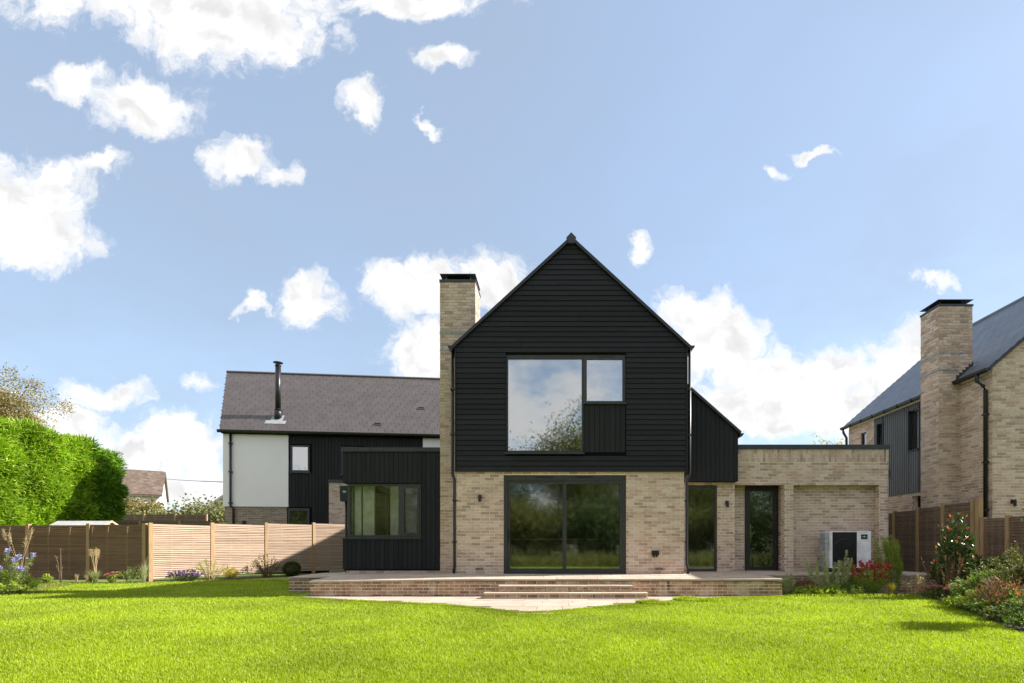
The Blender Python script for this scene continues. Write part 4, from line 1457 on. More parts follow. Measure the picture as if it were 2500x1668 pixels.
# chimney
q0, q1, qy0, qy1, qz = 10.26, 11.16, 1.40, 2.10, 7.55
ch = part(nbr, 'chimney', 'mortar', (q0 + .006, q1 - .006, qy0 + .004, qy1 - .004, 0, qz - .004))
bricks(RB, (0, qy0, 0), X, NF, q0, q1, .4, qz, 'brick_buff', [(WX + .004, 12, 0, 5.4)])
bricks(RB, (q0, 0, 0), Y, (-1, 0, 0), qy0, qy1, .4, qz, 'brick_buff', phase=.1)
bricks(RB, (q1, 0, 0), Y, (1, 0, 0), qy0, qy1, 5.9, qz, 'brick_buff', phase=.1)
part(ch, 'coping', 'metal_dark', (q0 - .02, q1 + .02, qy0 - .02, qy1 + .02, qz + .001, qz + .05))
part(ch, 'cowl_plate', 'metal_dark', (q0 - .02, q1 + .02, qy0 - .02, qy1 + .02, qz + .165, qz + .178))
for a in (q0 + .1, q1 - .14):
    for b in (qy0 + .1, qy1 - .1):
        part(ch, 'cowl_leg', 'metal_dark', (a - .012, a + .012, b - .012, b + .012, qz + .05, qz + .166))
part(ch, 'cowl_mesh', 'metal_dark', (q0 + .15, q1 - .17, qy0 + .15, qy1 - .15, qz + .05, qz + .163))
part(ch, 'lead_flashing', 'lead', (q0 - .012, q1 - .2, qy0 - .014, qy1 + .01, 6.27, 6.315))
part(ch, 'lead_flashing', 'lead', (q0 - .012, q1 - .4, qy0 - .013, qy1 + .01, 5.82, 5.865))
for k in range(6):
    xa = 10.72 + k * .085
    zb = E_Z + (xa - E_X) * RSL
    part(ch, 'stepped_flashing', 'metal_dark', (xa, q1 + .012, qy0 - .012 - .0006 * k, qy0 + .01, zb - .02 + k * .004, zb + .15))
wall_lamp(nbr, 11.33, FY - .004, 2.19)
RB.finish()

# ================================================================== fences
CAPW = .1


def fence(label, posts, slat_m, post_m, pitch=.06, slat_h=.041, base=.0, group='slatted timber fences', zlow=.06, cap=True):
    """posts are (x, y, top of panel, ground)"""
    p0 = posts[len(posts) // 2]
    root = thing('slatted_fence', label, 'fence', (p0[0], p0[1], p0[3]), group=group, world=True)
    for (x, y, zt, zg) in posts:
        o = MB().box(-.05, .05, -.05, .05, zg - .2, zt + .055).build('post', post_m, root)
        o.matrix_basis = Matrix.Translation((x, y, 0)) @ Matrix.Rotation(math.atan2(posts[-1][1] - posts[0][1], posts[-1][0] - posts[0][0]), 4, 'Z')
    for (a, b) in zip(posts, posts[1:]):
        A, B = Vector((a[0], a[1], 0)), Vector((b[0], b[1], 0))
        d = (B - A).normalized()
        ln = (B - A).length - .104
        mid = (A + B) / 2
        nrm = Vector((d.y, -d.x, 0))
        if nrm.dot(CAMP - mid) < 0:
            nrm = -nrm
        ang = math.atan2(d.y, d.x)
        zt, zb = min(a[2], b[2]), max(a[3], b[3])
        me = MB().box(-ln / 2, ln / 2, -.009, .009, -slat_h / 2, slat_h / 2).mesh('slat', slat_m)
        mebk = MB().box(-ln / 2, ln / 2, -.009, .009, -slat_h / 2, slat_h / 2).mesh('back_slat', 'slat_dark')  # darker colour on the back row paints the shade in the gaps
        n = int((zt - zb - zlow) / pitch)
        for k in range(n):
            z = zt - .03 - k * pitch
            o = link('slat', me, root)
            p = mid + nrm * (.012 + random.uniform(-.002, .002))
            o.matrix_basis = Matrix.Translation((p.x, p.y, z + random.uniform(-.002, .002))) @ Matrix.Rotation(ang, 4, 'Z') @ Matrix.Rotation(random.uniform(-.0015, .0015), 4, 'Y')
            o = link('back_slat', mebk, root)
            p = mid - nrm * .062
            o.matrix_basis = Matrix.Translation((p.x, p.y, z + pitch * .5)) @ Matrix.Rotation(ang, 4, 'Z')
        for q in (-.5, -.19, .19, .5):
            mb = MB()
            mb.box(-.022, .022, -.02, .02, zt - n * pitch - .0, zt - .004)
            o = mb.build('batten', post_m, root)
            p = mid - nrm * .018 + d * (q * (ln - .05))
            o.matrix_basis = Matrix.Translation((p.x, p.y, 0)) @ Matrix.Rotation(ang, 4, 'Z')
        if cap:
            me2 = MB().box(-ln / 2, ln / 2, -.022, .022, -.01, .01).mesh('cap_rail', slat_m)
            o = link('cap_rail', me2, root)
            o.matrix_basis = Matrix.Translation((mid.x, mid.y, zt + .008)) @ Matrix.Rotation(ang, 4, 'Z')
    return root


fence('brown slatted fence in shade at the far left of the lawn', [(-20.0, 3.5, 1.73, .0), (-18.13, 3.52, 1.73, .0), (-16.28, 3.54, 1.74, .0), (-14.43, 3.56, 1.755, .0), (-12.72, 3.58, 1.765, .0)],
      'slat_brown', 'post_wood')
fence('pale sunlit slatted fence running back to the side of the house', [(-12.55, 3.58, 1.78, .0), (-11.70, 5.22, 1.86, .0), (-10.72, 6.78, 1.93, .02), (-9.6, 8.18, 1.99, .05), (-8.35, 9.35, 2.03, .05)],
      'slat_pale', 'post_wood')
fence('dark slatted fence beside the brick wing, higher of the right-hand fences', [(10.12, 4.1, 2.09, .3), (10.12, 3.03, 2.11, .3), (10.12, 1.99, 2.14, .3), (10.12, 1.02, 2.17, .25), (10.12, .02, 2.2, .2)],
      'slat_dark', 'post_wood')
fence('lower slatted fence behind the right-hand shrubs', [(10.1, -.30, 1.74, -.02), (10.1, -1.0, 1.75, -.02), (10.1, -2.0, 1.75, -.02), (10.1, -3.0, 1.75, -.02), (10.1, -4.0, 1.75, -.02)],
      'slat_dark', 'post_wood')
for i, (s, ztop, lab, p0, dpx) in enumerate(((52.0, 2.26, 'weathered brown fence just behind the pale fence, in front of another', 246, 97), (41.0, 2.96, 'farthest weathered fence, below the grey-green bushes', 200, 76))):
    y = YS(s)
    fence(lab, [(PX(p0 + k * dpx, s), y, ztop, ztop - 1.75) for k in range(4 if i == 0 else 5)], 'slat_dark', 'post_wood', pitch=.075, slat_h=.06)
o = MB().box(10.06, 10.17, -.20, -.10, .0, PZ(1217, 101)).build('gate_post', 'post_wood')
tag(o, 'tall pale timber post where the right-hand fences meet', 'post')

# ================================================================== shed, far houses, cable
ss = 66.0
shy = YS(ss)
x0, x1 = PX(140, ss), PX(272, ss)
zr = PZ(1272, ss)
shed = thing('garden_shed', 'small garden shed with grey felt roof behind the brown fence', 'shed', ((x0 + x1) / 2, shy, 0), world=True)
part(shed, 'wall', 'slat_pale', (x0 + .06, x1 - .06, shy - 1.0, shy + 1.0, 0, zr - .55))
MB().prism([(shy - 1.0, zr - .55), (shy + 1.0, zr - .55), (shy, zr - .04)], x0 + .06, x1 - .06, 'x').build('gable', 'slat_pale', shed)
MB().prism([(shy - 1.12, zr - .58), (shy, zr), (shy + 1.12, zr - .58), (shy + 1.12, zr - .61), (shy, zr - .035), (shy - 1.12, zr - .61)], x0, x1, 'x').build('roof', 'felt_grey', shed)
MB().prism([(shy - 1.12, zr - .64), (shy, zr - .05), (shy + 1.12, zr - .64), (shy + 1.12, zr - .55), (shy, zr + .02), (shy - 1.12, zr - .55)], x1 + .001, x1 + .03, 'x').build('barge_board', 'slat_pale', shed)

fa = rad(32)
fo = (-33.5, 45 - D0, 0)
fh = thing('cottage', 'distant white cottage with old brown tiled roof behind the hedge', 'house', fo, fa)
e_z, r_z, dep, L_ = 5.55, 7.75, 6.2, 15.0
MB().prism([(0, 0), (dep, 0), (dep, e_z), (dep / 2, r_z - .1), (0, e_z)], -L_, 0, 'x').build('wall', 'white_paint', fh)
part(fh, 'window', 'glass_dark', (-.04, .012, 3.9, 4.7, 3.6, 4.7))
MB().prism([(-.25, e_z - .15), (dep / 2, r_z), (dep + .25, e_z - .15), (dep + .25, e_z - .3), (dep / 2, r_z - .16), (-.25, e_z - .3)], -L_ - .2, .18, 'x').build('roof', 'tile_old', fh)
FT = Pieces(fh, 'tile', keep=300)
wv = Vector((0, dep / 2 + .25, r_z - e_z + .15))
rl = wv.length
wv.normalize()
nv = X.cross(wv)
for k in range(16):
    for i in range(22):
        c = Vector((.0 - i * .36 - (.18 if k % 2 else 0), -.25, e_z - .15)) + wv * ((k + .5) * rl / 16) + nv * .015
        FT.put(frame(c, X, nv, wv) @ Matrix.Rotation(.05, 4, 'X') @ Matrix.Diagonal((.35, .02, rl / 16 + .02, 1)), 'tile_old')
FT.finish()
fc_ = part(fh, 'chimney', 'terracotta', (-8.6, -7.5, dep / 2 - .35, dep / 2 + .35, r_z - .8, r_z + .95))
for a in (-8.35, -7.75):
    MB().tube([(a, dep / 2, r_z + .95), (a, dep / 2, r_z + 1.4)], [.17, .13], 10).build('chimney_pot', 'terracotta', fc_)
MB().tube([(-10.4, dep / 2, r_z), (-10.4, dep / 2, r_z + 2.0), (-10.6, dep / 2, r_z + 2.05), (-9.6, dep / 2, r_z + 1.9)], .025, 5).build('aerial', 'steel', fh)
f2 = thing('bungalow', 'sliver of a cream gabled house beyond the white-rendered wall', 'house', (-22.5, 26.0, 0), rad(14))
MB().prism([(-3.4, 0), (3.4, 0), (3.4, 3.1), (0, 5.9), (-3.4, 3.1)], 0, 7, 'y').build('wall', 'cream_paint', f2)
for s in (-1, 1):
    MB().prism([(s * 3.7, 2.85), (0, 5.92), (0, 6.1), (s * 3.75, 3.03)], -.25, 7.2, 'y').build('roof', 'felt_grey', f2)
A, B = Vector((-32.5, 34, 6.4)), Vector((-13.5, 10.2, 4.1))
mb = MB()
pts = []
A = Vector((PX(400, 30), YS(30), PZ(1169, 30)))
B = Vector((PX(545, 57.5), YS(57.5), PZ(1177, 57.5)))
for i in range(13):
    f = i / 12
    p = A.lerp(B, f)
    p.z -= .03 * math.sin(math.pi * f)
    pts.append(p)
mb.tube(pts, .018, 5)
tag(mb.build('overhead_cable', 'black_plastic'), 'thin overhead cable strung to the white-rendered house', 'cable')

# ================================================================== grass
def inside_paving(x, y):
    return (x > -5.9) & (x < 5.1) & (y > np.interp(x, EX, EY) + .02)


BXY = np.array(BED)


def bed_x(y):
    """left limit of the right-hand bed for a given y"""
    yy = np.array([-26, -12, -7.5, -6.1, -5.37, -3.94, -2.25, -1.6, -.95])
    xx = np.array([5.6, 5.6, 5.6, 5.95, 6.3, 6.96, 7.7, 7.95, 8.14])
    return np.interp(y, yy, xx)


def grass():
    N = 420000
    u = RNG.uniform(0, 1, N)
    d = 3.6 * (17.6 / 3.6) ** u            # denser near the viewer
    hw0, hw1 = -1358 / F - .12, 1142 / F + .12
    x = RNG.uniform(hw0, hw1, N) * d
    y = d - D0
    ok = (x < bed_x(y) - .03) & ~inside_paving(x, y)
    ok &= ~((y > TY - .03) & (x > TX0 - .03) & (y < 3) & (x < 5.1) & (y > -.9)) 
    ok &= ~((y > -.92) & (x > 5.0))
    ok &= ~((y > -.17) & (x > -6.44)) & ~((y > TY - .02) & (x > TX0 - .02) & (x < TX1))
    # stay inside the fences
    line = (x + 12.4) * (8.1 - 3.55) / (-9.6 + 12.4) + 3.45
    ok &= ~((y > 3.42) & (x < -12.4)) & ~((x >= -12.4) & (y > line)) & (y < 8.0)
    # extra blades along the turf edge by the paving
    ex = RNG.uniform(-5.9, 5.0, 26000)
    ey = np.interp(ex, EX, EY) - RNG.random(26000) ** 1.5 * .4
    x, y, d = np.concatenate([x[ok], ex]), np.concatenate([y[ok], ey]), np.concatenate([d[ok], ey + D0])
    n = len(x)
    edge_d = np.abs(y - np.interp(x, EX, EY))
    nz = np.sin(x * 1.9 + np.sin(y * 2.3) * 1.4) * np.sin(y * 1.7 + np.cos(x * 1.1) * 1.2)
    clump = np.clip(RNG.normal(0, 1, n) * .12 + .5 + nz * .18, .12, 1.2)
    H = (.028 + .026 * clump) * (1 + .2 * RNG.random(n))
    near_edge = (edge_d < .14) & (x > -5.9) & (x < 5.1)
    H = np.where(near_edge, H * 1.5, H)
    tuft = ((x - 1.85) ** 2 / .2 + (y + 2.75) ** 2 / .03 < 1) | ((x - 2.9) ** 2 / .35 + (y + 2.2) ** 2 / .03 < 1) | ((y > -1.3) & (x > 5))
    H = np.where(tuft, H * 1.9, H)
    W = .0028 + .0007 * d
    a = RNG.uniform(0, 2 * math.pi, n)
    D = np.stack([np.cos(a) * .8 - .35, np.sin(a) * .8, np.zeros(n)], 1)
    P = np.stack([x, y, np.full(n, -.004)], 1)
    o = blades('grass', P, D, H, W, RNG.uniform(.15, .75, n), 'grass_blade')
    tag(o, 'short bright green blades of the mown lawn', None, kind='stuff')


grass()


# ================================================================== plants
def put_local(root, name, arr):
    return arr


def stems_mesh(name, paths, r, m, root, n=4):
    mb = MB()
    for p in paths:
        rr = [r * (1 - .65 * i / (len(p) - 1)) for i in range(len(p))]
        mb.tube(p, rr, n, cap=False)
    return mb.build(name, m, root)


def shrub(name, label, loc, rx, h, nst, per, L, W, leaf_m, stem_m='stem_green', cat='shrub', start=.25, up=.35, group=None, ry=None, tip_m=None, tip_n=0, droop=0.0, bare=.0, shape=1.0):
    """stems fanning from one base, leaves carried along them"""
    root = thing(name, label, cat, loc, random.uniform(0, .6), group)
    ry = ry or rx
    paths, P, D, TP, TD = [], [], [], [], []
    for i in range(nst):
        a = random.uniform(0, 2 * math.pi)
        rr = math.sqrt(random.random())
        hh = h * (1 - .55 * rr ** 2 * shape) * random.uniform(.72, 1.0)
        b = Vector((math.cos(a) * rr * rx * .25, math.sin(a) * rr * ry * .25, 0))
        t = Vector((math.cos(a) * rr * rx, math.sin(a) * rr * ry, hh))
        m = b.lerp(t, .55) + Vector((0, 0, hh * .14)) + Vector((random.gauss(0, .04), random.gauss(0, .04), 0)) * rx
        t.z -= droop * rr * h
        path = [b, b.lerp(m, .5) + Vector((0, 0, .02 * h)), m, t]
        paths.append(path)
        f = np.array([random.uniform(start, 1.0) ** .8 for _ in range(per)])
        pts = np.array([np.array((m.lerp(t, (q - .55) / .45) if q > .55 else b.lerp(m, q / .55))) for q in f])
        pts += RNG.normal(0, .012 + .02 * rx, pts.shape)
        out = np.stack([pts[:, 0] * 1.2, pts[:, 1] * 1.2, np.full(per, h * up)], 1)
        dd = unit(unit(out + 1e-4) * .7 + RNG.normal(0, .6, (per, 3)))
        P.append(pts)
        D.append(dd)
        if tip_n:
            tp = np.array(t) + RNG.normal(0, .02, (tip_n, 3))
            TP.append(tp)
            TD.append(unit(RNG.normal(0, .5, (tip_n, 3)) + np.array([0, 0, .9])))
    stems_mesh('stem', paths, max(.003, .012 * h), stem_m, root)
    P, D = np.concatenate(P), np.concatenate(D)
    P[:, 2] = np.maximum(P[:, 2], .01)
    leaves('foliage', P, D, RNG.uniform(.6, 1.25, len(P)) * L, RNG.uniform(.7, 1.2, len(P)) * W, leaf_m, root)
    if tip_n:
        TP, TD = np.concatenate(TP), np.concatenate(TD)
        leaves('young_leaves' if tip_m.startswith('leaf') else 'flowers', TP, TD, RNG.uniform(.7, 1.2, len(TP)) * L * 1.1, W * 1.1, tip_m, root)
    return root


def clump(name, label, loc, h, n, m, spread=.5, W=.008, plumes=0, plume_h=None, plume_m='plume', cat='grass', group=None, lean=(0, 0)):
    """arching grass clump, optional tall stems with seed heads"""
    root = thing(name, label, cat, loc, random.uniform(0, 6), group)
    mb_v, mb_f = [], []
    mb = MB()
    for i in range(n):
        a = random.uniform(0, 2 * math.pi)
        sp = spread * random.random() ** .7
        hh = h * random.uniform(.55, 1.0)
        d = Vector((math.cos(a) + lean[0], math.sin(a) + lean[1], 0))
        s = Vector((-math.sin(a), math.cos(a), 0)) * W * .5
        b = Vector((math.cos(a), math.sin(a), 0)) * random.uniform(0, .06) * spread
        pts = [b + d * (sp * hh * f ** 1.9) + Vector((0, 0, hh * (f - .42 * sp * f ** 3))) for f in (0, .35, .7, 1.0)]
        vs = []
        for q, wdt in zip(pts[:3], (1, .9, .6)):
            vs += [q - s * wdt, q + s * wdt]
        vs.append(pts[3])
        mb.add(vs, [(0, 1, 3, 2), (2, 3, 5, 4), (4, 5, 6)])
    mb.build('blades', m, root)
    if plumes:
        paths, P, D = [], [], []
        for i in range(plumes):
            a = random.uniform(-.6, .6)
            t = Vector((plume_h * (.10 + .12 * i / max(1, plumes)) * random.choice((-1, 1)) + lean[0] * plume_h * .3, random.uniform(-.1, .1), plume_h * random.uniform(.82, 1.0)))
            path = [Vector((0, 0, 0)), Vector((t.x * .3, t.y * .3, t.z * .5)), t * .8, t]
            paths.append(path)
            k = 70
            f = np.linspace(.8, 1.0, k)
            pp = np.array([np.array(path[2].lerp(path[3], (q - .8) / .2)) for q in f])
            P.append(pp)
            D.append(unit(np.array([t.x, t.y, 0]) * .8 + RNG.normal(0, .35, (k, 3)) + np.array([.25, 0, .35])))
        stems_mesh('stem', paths, .006, 'stem_straw', root)
        P, D = np.concatenate(P), np.concatenate(D)
        leaves('seed_head', P, D, RNG.uniform(.04, .11, len(P)), .007, plume_m, root)
    return root


def spires(name, label, loc, h, nst, rx, per, L, W, m, cat='shrub', fl_m=None, fl_frac=.35, lean=0.0, group=None, tight=.02, stem_m='stem_green'):
    """upright spires closely set with small leaves; the tops may flower"""
    root = thing(name, label, cat, loc, 0, group)
    paths, P, D, FP, FD = [], [], [], [], []
    for i in range(nst):
        bx, by = random.uniform(-rx, rx), random.uniform(-rx, rx) * .45
        hh = h * random.uniform(.45, 1.0)
        t = Vector((bx * 1.25 + lean * hh + random.gauss(0, .02), by, hh))
        path = [Vector((bx * .5, by * .5, 0)), Vector((bx * .9 + lean * hh * .3, by * .8, hh * .45)), t]
        paths.append(path)
        f = np.sqrt(RNG.uniform(.02, 1, per))
        pts = np.array([np.array(path[0].lerp(path[1], q / .45) if q < .45 else path[1].lerp(path[2], (q - .45) / .55)) for q in f])
        pts += RNG.normal(0, 1, pts.shape) * (tight * (1.15 - f))[:, None]
        dd = unit(RNG.normal(0, .6, (per, 3)) * np.array([1, 1, .5]) + np.array([lean, 0, .7]))
        fl = (f > 1 - fl_frac) if fl_m else np.zeros(per, bool)
        P.append(pts[~fl]); D.append(dd[~fl])
        FP.append(pts[fl]); FD.append(dd[fl])
    stems_mesh('stem', paths, .006, stem_m, root)
    P, D = np.concatenate(P), np.concatenate(D)
    leaves('foliage', P, D, RNG.uniform(.6, 1.2, len(P)) * L, W, m, root)
    if fl_m:
        P, D = np.concatenate(FP), np.concatenate(FD)
        leaves('flowers', P, D, RNG.uniform(.8, 1.3, len(P)) * L * .9, W * 2.0, fl_m, root)['kind'] = 'stuff'
    return root


def sedum(label, loc, r, h, heads, leaf_m='leaf_mid', fl_m='petal_pink', hr=.06):
    root = thing('sedum', label, 'flower', loc, random.uniform(0, 3))
    paths, P, D, FP, FD = [], [], [], [], []
    for i in range(heads):
        a, rr = random.uniform(0, 6.28), math.sqrt(random.random()) * r
        t = Vector((math.cos(a) * rr, math.sin(a) * rr, h * (1 - .35 * (rr / r) ** 2) * random.uniform(.8, 1)))
        paths.append([Vector((t.x * .4, t.y * .4, 0)), Vector((t.x * .8, t.y * .8, t.z * .5)), t])
        k = 26
        f = RNG.uniform(.15, .92, k)[:, None]
        P.append(np.array([t.x * .4, t.y * .4, 0]) * (1 - f) + np.array(t) * f)
        D.append(unit(RNG.normal(0, .7, (k, 3)) + np.array([0, 0, .4])))
        k = 110
        q = np.sqrt(RNG.random(k)) * hr * random.uniform(.8, 1.3)
        aa = RNG.uniform(0, 6.28, k)
        FP.append(np.stack([t.x + q * np.cos(aa), t.y + q * np.sin(aa), t.z + .03 - (q / hr) ** 2 * .025], 1))
        FD.append(unit(np.stack([np.cos(aa) * .8, np.sin(aa) * .8, np.full(k, .8)], 1) + RNG.normal(0, .3, (k, 3))))
    stems_mesh('stem', paths, .005, 'stem_green', root)
    leaves('foliage', np.concatenate(P), np.concatenate(D), .05, .028, leaf_m, root)
    leaves('flower_head', np.concatenate(FP), np.concatenate(FD), .022, .018, fl_m, root)
    return root


def at(px, py, z=0.0):
    """ground position of a photo point at height z"""
    d = F * (EYE - z) / (py - VY)
    return ((px - VX) * d / F, d - D0, z)


# left-hand bed
spires('salvia', 'tall blue-flowered salvia at the left edge of the lawn', (-12.75, -.6, 0), 1.1, 14, .6, 110, .08, .014, 'leaf_blade', cat='flower', fl_m='petal_blue', fl_frac=.11, lean=.12, tight=.05)
shrub('border_plant', 'lime green leafy clump under the blue flowers', (-12.6, -.55, 0), .55, .55, 40, 30, .10, .025, 'leaf_lime', cat='plant')
clump('feather_grass', 'tall feather grass with two drooping plumes by the first post', (-15.3, 2.3, 0), .75, 70, 'leaf_blade', .4, .010, plumes=4, plume_h=1.62)
shrub('border_plant', 'small yellow-green bushy plant at the brown fence', (-15.2, 3.0, 0), .13, .28, 22, 20, .06, .03, 'leaf_lime', cat='plant')
shrub('sapling', 'thin bare sapling leaning on the brown fence', (-15.0, 3.25, 0), .22, 1.15, 5, 8, .04, .012, 'leaf_straw', stem_m='stem_brown', cat='plant', start=.6)
clump('bronze_sedge', 'straw-coloured tuft of grass, left of a pair', (-14.35, 3.05, 0), .34, 90, 'leaf_straw', .28, .006, group='straw tufts')
clump('bronze_sedge', 'straw-coloured tuft of grass, right of a pair', (-14.05, 3.05, 0), .32, 90, 'leaf_straw', .30, .006, group='straw tufts')
clump('fountain_grass', 'fountain grass with upright seed heads in front of the middle brown post', (-13.75, 3.0, 0), .55, 240, 'leaf_blade', .75, .008, plumes=7, plume_h=1.05)
sedum('pink and yellow sedum at the foot of the brown fence', (-13.25, 3.05, 0), .18, .36, 9, 'leaf_lime', hr=.05)
shrub('rose_bush', 'sparse green rose bush near the corner post', (-12.75, 3.05, 0), .42, .55, 16, 16, .055, .03, 'leaf_mid', start=.35, cat='shrub')
clump('pale_grass', 'pale arching grass against the corner post', (-12.30, 3.0, 0), .85, 60, 'leaf_silver', .55, .009, lean=(-.5, 0))
spires('aster', 'low purple-flowered aster beside the corner post', (-11.75, 3.9, 0), .36, 34, .40, 50, .06, .016, 'leaf_deep', cat='flower', fl_m='petal_purple', fl_frac=.2, tight=.05)
shrub('border_plant', 'airy yellowing plant against the pale fence', (-11.35, 4.6, 0), .62, .80, 26, 22, .05, .02, 'leaf_lime', stem_m='stem_brown', start=.3, cat='plant')
shrub('border_plant', 'golden-leaved clump in the middle of the pale fence', (-11.05, 5.05, 0), .35, .48, 26, 26, .06, .03, 'leaf_yellow', start=.2, cat='plant')
shrub('rose_bush', 'wiry rose bush beside the clipped ball', (-10.35, 6.2, 0), .62, .92, 30, 24, .05, .026, 'leaf_olive', stem_m='stem_brown', start=.3)


def ball(name, label, loc, r, n, L, W, m, cat='shrub', squash=.9):
    root = thing(name, label, cat, loc)
    v = unit(RNG.normal(size=(n, 3)))
    rr = r * RNG.uniform(.72, 1.0, n)[:, None] * (1 + .06 * np.sin(v[:, :1] * 9) * np.cos(v[:, 1:2] * 7))
    P = v * rr * np.array([1, 1, squash]) + np.array([0, 0, r * squash])
    leaves('foliage', P, unit(v + RNG.normal(0, .5, (n, 3))), L, W, m, root)
    MB().tube([(0, 0, 0), (0, 0, r * .5), (0, 0, r * 1.2)], [.03, .025, .01], 6).build('stem', 'bark', root)
    return root


ball('topiary_ball', 'dark clipped topiary ball at the edge of the shadow', (-9.75, 6.75, 0), .30, 3200, .045, .026, 'leaf_deep')
shrub('acer', 'small red-leaved acer showing over the pale fence', (-10.9, 8.6, 0), .3, 2.25, 12, 24, .06, .03, 'leaf_red', stem_m='stem_brown', start=.7, cat='tree')

# right-hand bed in front of the niche
spires('rosemary', 'silver-green rosemary with tall spires in front of the heat pump', (6.25, -.66, 0), 1.02, 24, .42, 280, .045, .013, 'leaf_silver', tight=.032)
spires('rosemary', 'smaller silver-green plant at the end of the brick terrace', (5.25, -.66, 0), .5, 16, .18, 160, .045, .013, 'leaf_silver', tight=.03)
shrub('heuchera', 'low russet-leaved plant below the terrace edge', (5.72, -.55, 0), .32, .42, 46, 16, .05, .04, 'leaf_russet', stem_m='stem_brown', start=.4, cat='plant')
shrub('border_plant', 'broad-leaved pale green groundcover at the lawn edge', (5.75, -.78, 0), .40, .17, 60, 12, .11, .06, 'leaf_lime', cat='plant', start=.3)
shrub('border_plant', 'yellow-green low plant at the foot of the rosemary', (6.25, -.85, 0), .30, .22, 46, 14, .09, .04, 'leaf_lime', cat='plant', start=.3)
shrub('border_plant', 'dark green filler under the rosemary spires', (6.55, -.75, 0), .45, .34, 60, 22, .05, .02, 'leaf_mid', cat='plant')
spires('red_salvia', 'bushy salvia covered in red flowers', (7.15, -.62, 0), .78, 64, .46, 70, .045, .02, 'leaf_lime', cat='flower', fl_m='petal_red', fl_frac=.16, tight=.045)
spires('broom', 'tall bright green broom leaning beside the brick corner', (8.0, -.25, .05), 1.3, 34, .26, 110, .10, .009, 'leaf_lime', lean=-.16, tight=.03)
clump('golden_grass', 'golden-yellow grass tuft at the lawn corner', (7.55, -.88, 0), .38, 190, 'leaf_yellow', .6, .008)
shrub('border_plant', 'fading straw-coloured plant beside the golden grass', (8.05, -.85, 0), .30, .55, 22, 18, .045, .018, 'leaf_straw', stem_m='stem_straw', cat='plant', start=.4)

# far right
shrub('photinia', 'glossy evergreen photinia with red young leaves', (8.65, -1.35, 0), .52, 1.98, 60, 70, .085, .04, 'leaf_glossy', stem_m='stem_brown', start=.25, up=.5, tip_m='leaf_red', tip_n=1, shape=1.5)
sedum('pink sedum clump at the corner of the lawn', (7.95, -1.75, 0), .30, .30, 16, hr=.075)
sedum('larger dusky pink sedum clump below the photinia', (8.05, -2.55, 0), .42, .42, 34, hr=.075)
spires('dead_flowers', 'brown dead flower stalks in front of the photinia', (8.15, -1.75, 0), .95, 16, .35, 60, .03, .016, 'leaf_russet', cat='plant', tight=.03, stem_m='stem_brown')
shrub('bush', 'dark evergreen bush low against the right-hand fence', (9.0, -2.2, 0), .8, 1.0, 90, 70, .065, .034, 'leaf_deep', stem_m='stem_brown')
shrub('bush', 'leggy bush with pale stems leaning from the fence', (8.75, -2.9, 0), .8, 1.15, 56, 60, .055, .03, 'leaf_olive', stem_m='stem_straw', start=.35)
shrub('bush', 'light green rose bush in the lower right bed', (7.75, -3.35, 0), .62, .78, 80, 50, .05, .03, 'leaf_mid', start=.3)
shrub('bush', 'tall rose bush at the right edge of the picture', (8.15, -3.9, 0), .75, 1.15, 80, 60, .05, .03, 'leaf_olive', stem_m='stem_brown', start=.3)
shrub('border_plant', 'russet spiky plant near the right edge', (7.25, -4.25, 0), .45, .66, 70, 14, .12, .012, 'leaf_russet', stem_m='stem_brown', cat='plant', up=.8)
shrub('bush', 'pale green spreading plant along the lawn edge', (7.25, -3.9, 0), .50, .42, 60, 26, .05, .028, 'leaf_lime', start=.2)
shrub('border_plant', 'orange-red flowering plant at the right edge', (7.15, -4.75, 0), .42, .6, 40, 26, .05, .03, 'leaf_mid', cat='plant', tip_m='leaf_red', tip_n=2)
shrub('bush', 'green plant spilling onto the lawn at lower right', (6.85, -5.2, 0), .45, .40, 50, 26, .05, .028, 'leaf_mid', start=.2)


for i, (px_, y_, r_, h_, m_, lab) in enumerate([(7.62, -2.75, .34, .26, 'leaf_mid', 'low green edging plant just below the pink sedum'), (7.2, -3.45, .36, .28, 'leaf_lime', 'pale edging plant halfway along the right-hand lawn edge'),
                                                (6.85, -4.35, .36, .30, 'leaf_mid', 'green edging plant spilling over the lower lawn edge'), (6.55, -5.0, .34, .26, 'leaf_olive', 'dull green edging plant at the lower right corner'),
                                                (6.3, -5.8, .36, .3, 'leaf_mid', 'green edging plant at the very right edge of the lawn')]):
    shrub('edging_plant', lab, (px_, y_, 0), r_ * .85, h_ * .85, 34, 22, .055, .03, m_, cat='plant', start=.15)

